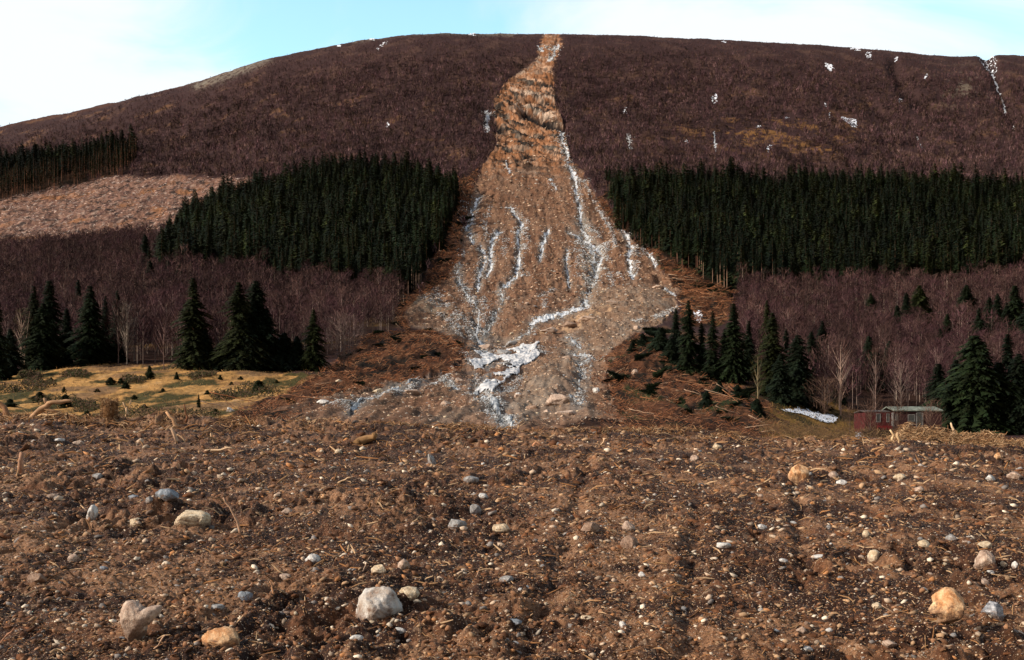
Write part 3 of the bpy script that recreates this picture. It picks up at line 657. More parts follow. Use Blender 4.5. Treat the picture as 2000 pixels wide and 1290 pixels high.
# name, px, row(centre), w, h in photograph pixels, material, seed, angularity, tilt, label
FR = [
 (270,1207,80,92,'beige',101,.3,'ragged pale beige rock with an arm to the right at the lower left'),
 (435,1249,76,40,'orange',102,.5,'low orange rock at the bottom left, right of the ragged beige rock'),
 (735,1187,84,70,'greyround',103,.1,'large rounded speckled grey boulder left of the lower middle'),
 (802,1160,38,30,'cream',104,.4,'small tan rock in a dark hollow right of the speckled grey boulder'),
 (1846,1184,76,80,'orange',105,.35,'big orange-yellow boulder with a dark notch at the lower right'),
 (1944,1195,46,40,'stripe',106,.9,'angular banded blue-grey rock right of the orange boulder'),
 (373,1015,68,36,'cream',107,.4,'rough cream lump of rock left of the bent stick'),
 (325,968,44,28,'blue',108,.6,'blue-grey slab above the rough cream rock'),
 (980,1034,34,22,'cream',109,.6,'squarish cream stone near the middle of the mound'),
 (892,1025,34,22,'grey',110,.6,'grey stone left of the squarish cream stone'),
 (1230,1062,36,26,'brown',111,.7,'brown-grey stone with a raised left shoulder'),
 (1228,1031,24,22,'beige',112,.6,'pointed beige stone above the brown-grey one'),
 (1562,926,34,44,'orange',113,.8,'upright orange slab standing on the upper right mound'),
 (1925,1098,36,40,'beige',114,.1,'round rimmed tan stone above the banded rock'),
 (1708,1088,22,24,'cream',115,.6,'small cream block right of the middle'),
 (788,1103,22,28,'beige',116,.5,'upright beige stone above the speckled boulder'),
 (741,1115,32,20,'cream',117,.7,'flat cream stone above the speckled boulder'),
 (610,1093,26,20,'white',118,.3,'rounded white stone left of the middle'),
 (478,1165,26,22,'blue',119,.2,'round blue-grey stone right of the ragged rock'),
 (424,1190,26,14,'grey',120,.6,'flat grey stone near the round blue-grey stone'),
 (1152,1032,38,26,'brown',121,.4,'sunken brown stone right of the squarish cream stone'),
 (926,998,24,24,'grey',122,.6,'grey stone in the dark soil above the cream stone'),
 (843,900,16,30,'grey',123,.9,'tall narrow grey slab leaning on the upper mound'),
 (178,1005,16,34,'white',124,.6,'bluish white upright sliver of stone at the left'),
 (264,1022,28,18,'cream',125,.5,'cream stone right of the bluish white sliver'),
 (1402,874,17,15,'cream',126,.1,'small round cream stone near the mound rim'),
 (1357,896,15,13,'beige',127,.1,'small round beige stone below the rim'),
 (1414,1066,27,17,'white',128,.6,'angular pale stone in the right half'),
 (1531,1096,20,9,'white',129,.6,'thin flat pale stone in the right half'),
 (1806,1066,26,20,'cream',130,.5,'cream stone below the brown bark slab'),
 (1926,1065,28,18,'cream',131,.8,'blocky cream stone above the round tan stone'),
 (1693,1044,14,15,'cream',132,.6,'tiny cream block above the small cream block'),
 (919,937,28,17,'grey',133,.5,'hooked grey stone on the upper middle'),
 (943,970,22,11,'white',134,.5,'bright flat stone on the upper middle'),
 (1629,929,20,14,'beige',135,.3,'beige stone right of the orange slab'),
 (1645,944,20,12,'white',136,.4,'pale stone below the beige stone by the orange slab'),
 (1758,932,22,13,'cream',137,.4,'cream stone among the upper right dark hollows'),
 (1796,957,18,14,'beige',138,.3,'beige stone right of the upper right cream stone'),
 (100,970,22,11,'beige',139,.5,'flat beige stone on the left of the mound'),
 (190,931,20,15,'grey',140,.4,'grey stone on the upper left mound'),
 (260,971,20,8,'blue',141,.3,'flat blue-grey stone left of the blue-grey slab'),
 (292,976,14,18,'grey',142,.6,'small grey stone touching the blue-grey slab'),
 (1488,1030,18,11,'white',143,.4,'pale stone in the middle right'),
 (1984,930,26,16,'beige',144,.4,'beige stone at the right edge of the upper mound'),
 (1950,892,12,15,'orange',145,.3,'small orange stone at the upper right'),
 (1935,935,18,13,'white',146,.5,'pale stone by the right edge hollow'),
 (625,881,14,11,'orange',147,.4,'small orange stone on the upper left middle'),
 (661,883,14,12,'cream',148,.4,'cream stone beside the small orange stone'),
 (632,972,12,11,'orange',149,.6,'orange chip of stone in the dark patch'),
 (70,1130,32,18,'brown',150,.5,'brown stone at the left edge of the lower mound'),
 (142,1092,26,16,'beige',151,.6,'reddish beige stone on the left'),
 (202,1110,14,9,'blue',152,.2,'small blue pebble on the left'),
 (152,866,22,10,'beige',153,.3,'beige stone on the left rim'),
 (113,860,22,7,'white',154,.3,'flat white stone on the left rim'),
 (152,866,12,9,'cream',155,.3,'cream pebble on the left rim'),
 (1004,1218,30,16,'blue',156,.7,'blue-grey wedge near the bottom middle'),
 (780,1235,28,15,'white',157,.5,'pale slab below the speckled boulder'),
 (696,1248,26,12,'white',158,.5,'pale flat stone at the bottom left of the middle'),
 (990,1133,28,14,'grey',159,.6,'tilted grey stone below the middle'),
 (1146,1207,22,10,'cream',160,.5,'flat cream stone under a dark hollow at the bottom'),
 (1216,1221,14,14,'white',161,.3,'round white pebble at the bottom middle'),
 (1712,1185,20,14,'cream',162,.3,'cream pebble left of the orange boulder'),
 (1565,1232,16,14,'beige',163,.4,'beige pebble at the bottom right'),
 (1577,1271,22,12,'white',164,.5,'pale stone at the bottom edge on the right'),
 (1620,1232,14,9,'white',165,.4,'small white pebble at the bottom right'),
 (1738,1258,28,16,'beige',166,.5,'beige stone at the bottom right edge'),
 (1860,1052,24,16,'grey',167,.6,'grey stone left of the blocky cream stone'),
 (1962,1104,12,14,'cream',168,.2,'cream pebble right of the round tan stone'),
 (1984,1104,10,14,'white',169,.2,'white pebble at the right edge'),
 (1925,1138,14,16,'beige',170,.3,'beige pebble below the round tan stone'),
 (1254,1124,14,12,'white',171,.4,'pale pebble in the gravelly middle'),
 (1600,1088,28,8,'white',172,.5,'thin pale sliver stone right of the middle'),
 (560,1000,26,13,'beige',173,.2,'half-buried grey-brown stone right of the bent stick'),
 (555,1128,22,14,'beige',174,.4,'beige stone left of the white rounded stone'),
]
OUT1 = [(240,1165),(262,1160),(276,1176),(287,1186),(302,1180),(320,1178),(319,1191),(305,1206),(293,1219),(292,1235),(288,1252),(266,1262),(248,1256),(240,1238),(244,1217),(232,1202),(238,1181)]
OUT5 = [(1826,1148),(1850,1146),(1874,1158),(1884,1184),(1876,1206),(1852,1218),(1839,1228),(1824,1228),(1829,1206),(1820,1196),(1806,1191),(1818,1176),(1814,1160)]
def outline_rock(seed, box, out, depth):
    V, F = ICO[5]; px, row, w, h = box; q = np.array(out, float); u = (q[:, 0]-px)/(w/2); v = (row-q[:, 1])/(h/2)
    th = np.arctan2(v, u); rr_ = np.hypot(u, v); o = np.argsort(th); th, rr_ = th[o], rr_[o]
    th = np.concatenate([th[-1:]-2*math.pi, th, th[:1]+2*math.pi]); rr_ = np.concatenate([rr_[-1:], rr_, rr_[:1]])
    a = np.arctan2(V[:, 2], V[:, 0]); k_ = np.interp(a, th, rr_); rho = np.hypot(V[:, 0], V[:, 2])
    k_ = 1*(1-rho)+k_*rho
    P = np.stack([V[:, 0]*k_, V[:, 1]*depth, V[:, 2]*k_], 1); r = np.random.default_rng(seed)
    for _ in range(9):
        n = r.normal(size=3); n[1] = -abs(n[1])*1.5; n /= np.linalg.norm(n); d = r.uniform(.42, .7); P = P-np.clip(P@n-d, 0, None)[:, None]*n*.6
    return P*(1+n3d(V, .5, seed)*.10+n3d(V, .12, seed+3)*.06)[:, None], F
RMAP = {}
def place_rock(px, row, w, h, mat, seed, ang, label):
    x, D, z = fore_hit(px, row+h*(.30 if seed not in (101, 105) else .40))
    sx = w*D/FP*.56; sz = h*D/FP*.62; sy = (sx+sz)*.5
    P, F = rock_shape(seed, 5 if w > 30 else 4, ang, .22 if ang < .5 else .16)
    if seed == 101:                      # forked ragged rock: a column with an arm to the upper right
        P, F = outline_rock(seed, (px, row, w, h), OUT1, .55); sx, sz, sy = w*D/FP*.5, h*D/FP*.5, w*D/FP*.5
    if seed == 105:                      # notched
        P, F = outline_rock(seed, (px, row, w, h), OUT5, .8); sx, sz, sy = w*D/FP*.5, h*D/FP*.5, w*D/FP*.5
    P = P*np.array([sx, sy, sz])
    a = random.uniform(-.3, .3) if seed in (106, 123, 124, 113) else random.uniform(-.15, .15)
    if seed == 106: a = -.6
    if seed == 123: a = .45
    if seed == 113: a = -.25
    ca, sa = math.cos(a), math.sin(a); P = np.stack([P[:, 0]*ca+P[:, 2]*-sa, P[:, 1], P[:, 0]*sa+P[:, 2]*ca], 1)
    zc = (HY-row)*D/FP
    if seed in (101, 105): z = -99; sy = -.25
    if seed == 101: sz *= 1.1; sx *= 1.03
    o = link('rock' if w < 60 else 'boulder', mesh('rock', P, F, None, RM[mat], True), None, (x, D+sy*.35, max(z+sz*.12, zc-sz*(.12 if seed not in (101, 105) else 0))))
    tag(o, label, 'rock' if w < 60 else 'boulder', 'rocks half buried in the foreground mud')
seen = set()
for (px, row, w, h, mat, seed, ang, label) in FR: place_rock(px, row, w, h, mat, seed, ang, label)

# smaller stones one could still count, and the gravel nobody could
STM = [mesh('stone', *rock_shape(300+i, 2, .5, .2), None, RM[k], False) for i, k in enumerate(('beige','grey','white','brown','cream','blue','orange','greyround'))]
STL = {0:'small beige stone lying loose in the brown mud', 1:'small grey stone lying loose in the brown mud', 2:'small white stone lying loose in the brown mud', 3:'small brown stone lying loose in the brown mud', 4:'small cream stone lying loose in the brown mud', 5:'small blue-grey stone lying loose in the brown mud', 6:'small orange stone lying loose in the brown mud', 7:'small speckled stone lying loose in the brown mud'}
for i in range(170):
    row = 845+425*random.random()**.9; px = random.uniform(-20, 2020)
    x, D, z = fore_hit(px, row); k = random.choice((0,0,1,1,2,3,3,4,4,5,6,7)); w = random.choice((5,6,7,8,9,10,12))*(.8+.35*(row-840)/400)
    s = w*D/FP*.6
    o = link('stone', STM[k], None, (x, D, z+s*.02)); o.scale = (s*random.uniform(.8, 1.4), s*random.uniform(.7, 1.2), s*random.uniform(.45, .85)); o.rotation_euler = (random.uniform(-.4, .4), random.uniform(-.4, .4), random.uniform(0, 6.28))
    tag(o, STL[k], 'stone', 'loose stones scattered over the mound')

def scatter_ico(n, xs, ys, zs, sizes, cols, sub, flat=.7, rough=.3, seed=5):
    r = np.random.default_rng(seed); V, F = ICO[sub]; m = len(V)
    P = V[None]*(1+r.normal(0, rough, (n, m, 1)).clip(-.5, .7))*sizes[:, None, None]
    P[..., 0] *= r.uniform(.8, 1.5, (n, 1)); P[..., 2] *= r.uniform(flat*.6, flat*1.2, (n, 1))
    a = r.uniform(0, 6.28, n); c, s = np.cos(a)[:, None], np.sin(a)[:, None]
    X_ = P[..., 0]*c-P[..., 1]*s; Y_ = P[..., 0]*s+P[..., 1]*c
    tl = r.uniform(-.5, .5, (n, 1)); Z_ = P[..., 2]+X_*tl
    V2 = np.stack([X_+xs[:, None], Y_+ys[:, None], Z_+zs[:, None]], -1).reshape(-1, 3)
    F2 = (F[None]+(np.arange(n)*m)[:, None, None]).reshape(-1, 3)
    C2 = np.repeat(cols, m, 0)
    return V2, F2, C2
def fore_pts(n, rmin, rmax, p=1.0):
    """random spots on the mound, thinning out with distance"""
    u = rng.random(n); rows_ = rmin+(rmax-rmin)*u**p
    D = np.interp(-rows_, -rg, Dg); D = D*rng.uniform(.97, 1.03, n)
    px = rng.uniform(-250, 2250, n); x = (px-CX)*D/FP
    return x, D, fore(x, D)
PEB = np.array([(.40,.25,.14),(.28,.14,.07),(.20,.095,.045),(.46,.34,.24),(.22,.19,.17),(.70,.58,.44),(.13,.06,.028),(.38,.17,.065)])
n = 80000; x, D, z = fore_pts(n, 832, 1380)
s = (.00045*D)*rng.pareto(1.9, n).clip(0, 7)+.0004*D
c = PEB[rng.choice(8, n, p=[.18,.20,.20,.09,.05,.07,.15,.06])]*rng.uniform(.5, 1.1, (n, 1))
V, F, C = scatter_ico(n, x, D, z+s*.1, s, c, 1, .7, .22)
m_peb = attr_mat('gravel', .85, 60, .25, 0, 20, 0, .25)
tag(link('gravel', mesh('gravel', V, F, C, m_peb)), kind='stuff', label='gravel and grit strewn through the mud')
n = 16000; x, D, z = fore_pts(n, 828, 1380, .95)
msk = (fbm(x, D, 1.9, 3, 210) > -.05) | (D > 24); x, D, z = x[msk], D[msk], z[msk]; n = len(x)
s = (.0013*D)*(rng.pareto(2.6, n).clip(0, 3.5)+.5)
c = np.array([(.060,.024,.010)])*rng.uniform(.5, 3.2, (n, 1))
V, F, C = scatter_ico(n, x, D, z-s*.1, s, c, 1, .6, .45, 8)
m_clod = attr_mat('mud_clods', .9, 25, .4, .8, 50, 0, .2)
tag(link('mud_clods', mesh('mud_clods', V, F, C, m_clod)), kind='stuff', label='dark crumbled clods of mud and peat')

# wood splinters
def slivers(n, x, y, z, ln, wd, cols, seed, lift=.25, curl=.15, az=None):
    r = np.random.default_rng(seed); a = r.uniform(0, math.pi, n) if az is None else az; e = r.normal(.05, lift, n)
    d = np.stack([np.cos(a)*np.cos(e), np.sin(a)*np.cos(e), np.sin(e)], -1); up = np.array([0, 0, 1.])
    sd = np.cross(d, up); sd /= np.linalg.norm(sd, axis=1, keepdims=True); nn = np.cross(sd, d)
    P0 = np.stack([x, y, z], -1); ts = (-.5, 0, .5); V = []
    for k, t in enumerate(ts):
        cc = P0+d*(ln*t)[:, None]+nn*(curl*ln*(1-4*t*t)*r.uniform(-1, 1, n))[:, None]; w = (wd*(1 if k == 1 else .5))[:, None]
        for (q1, q2) in ((0, 1), (-.87, -.5), (.87, -.5)): V.append(cc+sd*w*q1+nn*w*q2)
    V = np.stack(V, 1); f = []
    for k in (0, 1):
        for j in range(3): f.append([k*3+j, k*3+(j+1) % 3, (k+1)*3+(j+1) % 3, (k+1)*3+j])
    F = (np.array(f)[None]+(np.arange(n)*9)[:, None, None]).reshape(-1, 4)
    return V.reshape(-1, 3), F, np.repeat(cols, 9, 0)
m_wood = attr_mat('torn_wood', .85, 30, .35, .3, 60, .3, .15)
WC = np.array([(.34,.19,.09),(.20,.10,.045),(.46,.30,.17),(.12,.06,.03),(.28,.13,.05)])
n = 17000; x, D, z = fore_pts(n, 830, 1380, 1.35)
ln = D*.0068*(rng.pareto(3, n).clip(0, 3)+.5); c = WC[rng.choice(5, n)]*rng.uniform(.7, 1.1, (n, 1))
V, F, C = slivers(n, x, D, z+ln*.06, ln, ln*.035+.0006*D*.5, c, 4, .32)
tag(link('wood_splinters', mesh('wood_splinters', V, F, C, m_wood)), kind='stuff', label='torn wood splinters and needles mixed in the mud')

# a tapered, bent branch with optional forks
def tube(path, rad, sides=7, seed=0, rough=.1):
    path = np.asarray(path, float); n = len(path); r = np.random.default_rng(seed); V = []
    for i in range(n):
        d = path[min(i+1, n-1)]-path[max(i-1, 0)]; d /= np.linalg.norm(d)+1e-9
        a = np.cross(d, (0, 0, 1.) if abs(d[2]) < .9 else (1., 0, 0)); a /= np.linalg.norm(a); b = np.cross(d, a)
        for k in range(sides):
            t = 2*math.pi*k/sides; V.append(path[i]+(a*math.cos(t)+b*math.sin(t))*rad[i]*(1+r.normal(0, rough)))
    f = [[i*sides+k, i*sides+(k+1) % sides, (i+1)*sides+(k+1) % sides, (i+1)*sides+k] for i in range(n-1) for k in range(sides)]
    V.append(path[0]); V.append(path[-1]); c0 = n*sides
    for k in range(sides):
        f.append([c0, (k+1) % sides, k, k]); f.append([c0+1, (n-1)*sides+k, (n-1)*sides+(k+1) % sides, (n-1)*sides+(k+1) % sides])
    return np.array(V), f
def quads_to_mesh(name, parts, mat, col=None):
    V = []; F = []; off = 0
    for v_, f_ in parts:
        V.append(v_); F += [[i+off for i in dict.fromkeys(q)] for q in f_]; off += len(v_)
    V = np.concatenate(V); me = bpy.data.meshes.new(name); me.from_pydata(V.tolist(), [], F); me.update()
    me.polygons.foreach_set('use_smooth', np.ones(len(F), bool))
    if col is not None:
        at = me.color_attributes.new('Col', 'FLOAT_COLOR', 'POINT'); c = np.ones((len(V), 4), np.float32); c[:, :3] = np.asarray(col)*np.random.default_rng(len(V)).uniform(.7, 1.2, (len(V), 1)); at.data.foreach_set('color', c.ravel())
    me.materials.append(mat); return me
def log_mesh(seed, L_, r):
    rr = np.random.default_rng(seed); n = 6; P = np.stack([np.linspace(-.5, .5, n)*L_, rr.normal(0, L_*.012, n), rr.normal(0, L_*.012, n)], 1)
    parts = [tube(P, np.linspace(r, r*.45, n), 7, seed, .06)]
    for _ in range(7):
        t = rr.uniform(-.3, .5)*L_; d = rr.normal(size=3); d[0] = abs(d[0]); d /= np.linalg.norm(d); p = np.array([t, 0, 0]); parts.append(tube([p, p+d*L_*rr.uniform(.05, .14)], [r*.25, r*.08], 4, seed))
    return parts
def stick(pxs, w, col, label, name='stick', cat='stick', forks=(), lift=(0,), group='sticks and roots standing out of the mud', depth=0.):
    """pxs: photograph points along the stick, all at the distance of its foot"""
    px0, r0 = pxs[0]; x0, D0, z0 = fore_hit(px0, r0)
    P = [((px-CX)*(D0+depth*i)/FP, D0+depth*i, (HY-rw)*(D0+depth*i)/FP) for i, (px, rw) in enumerate(pxs)]
    n = len(P); rad = [w*D0/FP*.5*(1-.5*i/max(1, n-1)) for i in range(n)]
    Pm = [np.array(P[0])]; Rm = [rad[0]]
    for i in range(1, n):
        mid = (np.array(P[i-1])+np.array(P[i]))/2+rng.normal(0, 1, 3)*rad[0]*.7; Pm += [mid, np.array(P[i])]; Rm += [(rad[i-1]+rad[i])/2, rad[i]]
    base = Pm[0].copy(); parts = [tube([p-base for p in Pm], Rm, 9, int(px0), .20)]
    for fk in forks:
        Q = [np.array(((px-CX)*D0/FP, D0, (HY-rw)*D0/FP))-base for (px, rw) in fk]
        parts.append(tube(Q, [w*D0/FP*.28*(1-.6*i/len(Q)) for i in range(len(Q))], 6, 3, .1))
    o = link(name, quads_to_mesh(name, parts, m_wood, col), None, tuple(base)); tag(o, label, cat, group)
stick([(470,1046),(463,1018),(448,990),(436,972)], 5, (.36,.22,.14), 'long thin bent stick poking up from a dark hollow')
stick([(400,882),(430,880),(459,877)], 6, (.52,.36,.22), 'straight pale split stick lying flat on the upper left mound')
stick([(40,924),(41,905),(43,884)], 14, (.34,.19,.12), 'thick reddish stump end standing at the left')
stick([(18,816),(10,800),(-4,786),(-20,780)], 13, (.24,.12,.06), 'thick curved root at the left end of the rim', 'root', 'root')
stick([(62,818),(80,800),(96,788),(118,786),(140,783)], 13, (.34,.20,.11), 'thick arched root with splintered base on the left rim', 'root', 'root', forks=[[(84,798),(100,802),(118,806)],[(92,790),(86,778)]])
stick([(70,816),(95,812),(118,806)], 6, (.52,.34,.18), 'yellow splintered wood under the arched root')
stick([(247,812),(247,798),(256,782)], 6, (.46,.30,.17), 'thin forked twig standing on the rim', forks=[[(247,798),(240,786)]])
stick([(362,826),(363,808),(360,790)], 5, (.16,.07,.035), 'dark broken stake standing on the left rim')
stick([(352,836),(338,818),(325,804)], 9, (.38,.22,.12), 'slanting broken branch on the left rim')
stick([(345,866),(341,850),(335,838)], 8, (.52,.34,.22), 'short pale splinter below the slanting branch')
stick([(1012,838),(1016,826),(1022,818)], 3, (.50,.34,.2), 'tuft of pale twigs on the rim in front of the stream', forks=[[(1014,832),(1006,822)],[(1014,834),(1028,824)]])
stick([(1174,870),(1180,858),(1186,852)], 5, (.5,.33,.2), 'short curved pale twig at the right of the rim')
stick([(660,944),(674,938),(688,934)], 4, (.5,.34,.2), 'small pale twig in the middle left')
stick([(930,1130),(936,1110)], 2.5, (.45,.28,.18), 'tiny twig near the middle')
stick([(708,1118),(716,1100),(724,1086)], 2.5, (.36,.25,.18), 'hair-thin curved twig above the flat cream stone')
stick([(250,1152),(275,1158),(300,1156),(318,1150)], 4, (.40,.22,.12), 'thin twig lying above the ragged beige rock', forks=[[(262,1154),(256,1142)]])
stick([(318,1225),(326,1210),(334,1195)], 3, (.42,.25,.15), 'thin bent twig right of the ragged beige rock')
stick([(300,1268),(314,1252),(324,1240)], 3.5, (.46,.30,.2), 'short straight twig right of the ragged beige rock foot')
stick([(0,1258),(14,1240),(28,1226)], 4, (.30,.15,.09), 'reddish twig at the left edge')
stick([(535,1162),(531,1148),(527,1136)], 5, (.32,.17,.09), 'stubby brown twig in the dark furrow')
stick([(1752,1200),(1735,1190),(1722,1182)], 3, (.42,.27,.17), 'thin straight twig left of the orange boulder')
stick([(1742,862),(1746,850),(1738,840)], 5, (.52,.36,.2), 'pale bent branch at the left end of the brush bank')
stick([(1866,850),(1862,838),(1857,826)], 5, (.52,.38,.24), 'pale horn-like twig standing on the brush bank')
stick([(1756,864),(1752,852),(1758,838)], 6, (.50,.34,.19), 'short upright splinter beside the bent branch')
stick([(1822,1052),(1790,1056),(1758,1064)], 12, (.22,.11,.055), 'slab of brown bark lying right of the middle', 'bark_slab', 'bark')
stick([(700,868),(714,858),(732,850)], 22, (.27,.15,.065), 'short thick log end in a dark hole on the rim', 'log_end', 'log')
stick([(1040,872),(1050,866),(1058,872)], 5, (.44,.22,.12), 'reddish forked root piece in the upper middle')
stick([(1240,1150),(1250,1148)], 3, (.4,.3,.2), 'tiny pale twig in the gravelly middle')
# broken branches thrown about on the rim
FM = [quads_to_mesh('broken_branch', log_mesh(40+i, 1, .03), m_wood, ((.30,.16,.08),(.42,.27,.15),(.15,.07,.035),(.24,.11,.05))[i % 4]) for i in range(8)]
FN = ['tan-brown', 'pale split', 'dark brown', 'reddish brown']
for i in range(120):
    px = random.gauss(200, 190) if i < 62 else random.uniform(300, 1990); rw = random.uniform(822, 862) if i < 95 else random.uniform(860, 1000)
    x, D, z = fore_hit(px, rw); k = random.randrange(8); Ls = random.uniform(8, 34)*D/FP
    o = link('broken_branch', FM[k], None, (x, D, z+.02)); o.scale = (Ls, Ls*1.1, Ls*1.1); o.rotation_euler = (random.uniform(0, 6), random.gauss(-.15, .35), random.gauss(0, .8))
    tag(o, '%s broken branch lying in the mud of the mound %s' % (FN[k % 4], 'near its left rim' if px < 560 and rw < 865 else 'along its rim' if rw < 865 else 'below the rim'), 'branch', 'broken branches on the mound')
# brown root tuft on the rim
for (px, rw, h, lab) in ((212, 822, 46, 'shaggy brown stump standing on the left rim'),):
    x, D, z = fore_hit(px, rw); s = h*D/FP
    e = empty('tree_stump', (x, D+.1, z-.05)); tag(e, lab, 'stump')
    P, F_ = rock_shape(411, 4, .2, .3); P = P*np.array([s*.32, s*.3, s*.6])+np.array([0, 0, s*.45])
    link('stump_body', mesh('stump_body', P, F_, np.tile((.17, .085, .035), (len(P), 1)), m_wood, True), e)
    n = 500; a = rng.uniform(0, 6.28, n); hh = rng.uniform(0, 1, n)
    V, F2, C = slivers(n, np.cos(a)*s*.3, np.sin(a)*s*.28, hh*s*1.0, np.full(n, s*.3), np.full(n, s*.012), WC[rng.choice(5, n)]*.8, 12, .8)
    link('root_fringe', mesh('root_fringe', V, F2, C, m_wood), e)
# pale brush bank, upper right
n = 9000; px = rng.uniform(1735, 2300, n); t = rng.random(n)
D = DC-.9+rng.normal(0, .45, n); x = (px-CX)*D/FP; prof = sstep(1735, 1775, px)*(1-.25*sstep(1900, 2000, px))
z = fore(x, D, 1)+rng.random(n)**1.3*.34*prof*1.25*np.exp(-((D-DC+.9)/.6)**2)
ln = rng.uniform(.05, .36, n)**1.15; c = np.array([(.46,.27,.13),(.32,.17,.08),(.56,.37,.21),(.17,.08,.035)])[rng.choice(4, n)]*rng.uniform(.7, 1.05, (n, 1))
V, F, C = slivers(n, x, D, z, ln, ln*.022+.004, c, 14, .45, .12, rng.normal(0, .9, n))
o = link('brush_bank', mesh('brush_bank', V, F, C, m_wood)); tag(o, kind='stuff', label='bank of pale broken brushwood along the right rim')
# same kind of broken wood along the left rim and a little everywhere on the rim
n = 9000; px = np.concatenate([rng.normal(150, 170, 3000), rng.uniform(-50, 1750, 6000)]); D = DC-.8+rng.normal(0, 1.1, n); x = (px-CX)*D/FP
k = fbm(x, D, 1.8, 3, 222) > .0; x, D = x[k], D[k]; n = len(x); z = fore(x, D, 1)+rng.random(n)*.09; ln = rng.uniform(.06, .36, n); c = WC[rng.choice(5, n)]*rng.uniform(.8, 1.2, (n, 1))
V, F, C = slivers(n, x, D, z, ln, ln*.03+.005, c, 15, .45)
tag(link('rim_brushwood', mesh('rim_brushwood', V, F, C, m_wood)), kind='stuff', label='broken twigs along the rim of the mound')

# ------------------------------------------------------------------ rocks, boulders and broken timber of the middle distance
bl = [(1092,787,46,27,'beige','large block-shaped boulder beside the stream outflow'),(1070,796,18,16,'beige','small boulder at the left foot of the large block'),
      (1040,793,26,12,'brown','low brown boulder beside the icy outflow'),(1105,805,40,16,'beige','flat rubble boulder under the large block'),
      (897,739,20,14,'beige','rounded boulder left of the broad frozen stream'),(740,762,24,16,'cream','cream boulder in the left debris fan'),
      (662,741,18,14,'cream','pale boulder in the torn soil at left'),(630,792,30,14,'white','white flat rock behind the left rim'),
      (1245,648,16,12,'beige','boulder on the rim of the grey lobe'),(1150,628,44,11,'beige','broad pale rock slab at the foot of the scar'),
      (1112,636,28,13,'brown','cracked brown rock below the frozen stream'),(1075,645,34,15,'beige','domed beige rock in the basin ice'),
      (1000,652,30,14,'grey','grey rock in the basin ice'),(950,655,30,16,'beige','beige rock at the left of the basin'),
      (1133,598,14,8,'grey','dark rock at the turn of the frozen stream'),(1195,597,24,7,'beige','flat slab on top of the grey lobe'),
      (1288,560,26,8,'beige','flat slab at the rim near the fallen trees'),(1108,702,24,14,'beige','slanting rock on the grey lobe'),
      (985,685,34,14,'grey','rock island in the broad frozen stream'),(985,712,36,10,'grey','second rock island in the broad frozen stream'),
      (1165,762,16,14,'white','pale boulder among the torn trees right of the stream'),(805,765,36,14,'beige','low beige rock in the middle of the left fan'),
      (450,800,22,12,'white','pale rocks at the right end of the grass field'),(535,532,10,5,'white','x'),(1012,775,18,10,'beige','boulder in the stream margin'),
      (870,790,26,10,'beige','half-buried rock behind the rim'),(1240,728,14,12,'beige','small boulder in the right torn soil'),(1012,770,12,8,'white','white stone in the outflow')]
for i, (px, rw, w, h, mt, lab) in enumerate(bl):
    if lab == 'x': continue
    x, D, z = [float(a[0]) for a in ground_at(px, rw+h*.4)]
    P, F_ = rock_shape(500+i, 4, 1.7, .20); sx, sz = w*D/FP*.56, h*D/FP*.65
    if w*D/FP > 3: pass
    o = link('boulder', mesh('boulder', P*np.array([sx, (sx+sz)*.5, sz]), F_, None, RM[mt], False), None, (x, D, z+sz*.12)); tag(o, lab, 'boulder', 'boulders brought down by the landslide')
BM = [mesh('debris_boulder', *rock_shape(600+i, 2, .6, .2), None, RM[k], False) for i, k in enumerate(('beige', 'cream', 'grey', 'brown'))]
BLb = ['beige boulder strewn over the landslide fan', 'cream boulder strewn over the landslide fan', 'grey boulder strewn over the landslide fan', 'brown boulder strewn over the landslide fan']
cnt = 0
while cnt < 230:
    px, rw = random.uniform(560, 1330), 560+270*random.random()**.8
    if not inpoly(np.array([px]), np.array([rw]), SLIDE)[0]: continue
    x, D, z = [float(a[0]) for a in ground_at(px, rw)]; k = random.randrange(4); s = random.choice((3, 3.5, 4, 5, 6, 8))*D/FP*.55
    o = link('debris_boulder', BM[k], None, (x, D, z+s*.1)); o.scale = (s*random.uniform(.9, 1.5), s, s*random.uniform(.5, .9)); o.rotation_euler = (random.uniform(-.3, .3), random.uniform(-.3, .3), random.uniform(0, 6))
    tag(o, BLb[k], 'boulder', 'small boulders on the landslide fan'); cnt += 1
# rubble stuff
n = 80000; px = rng.uniform(540, 1340, n); rw = 170+660*rng.random(n)**.6
k = inpoly(px, rw, SLIDE); px, rw = px[k], rw[k]; n = len(px)
x, D, z = ground_at(px, rw); s = D/FP*(.5+rng.pareto(2.6, n).clip(0, 3)*.95)
c = np.array([(.32,.20,.12),(.52,.38,.27),(.20,.12,.08),(.34,.31,.27),(.08,.045,.03)])[rng.choice(5, n, p=[.28,.2,.22,.12,.18])]
V, F, C = scatter_ico(n, x, D, z-s*.2, s, c, 1, .6, .35, 19)
tag(link('rubble', mesh('rubble', V, F, C, attr_mat('rubble', .9, 1.5, .3, 0, 1, 0, .1))), kind='stuff', label='rubble covering the landslide scar and fan')

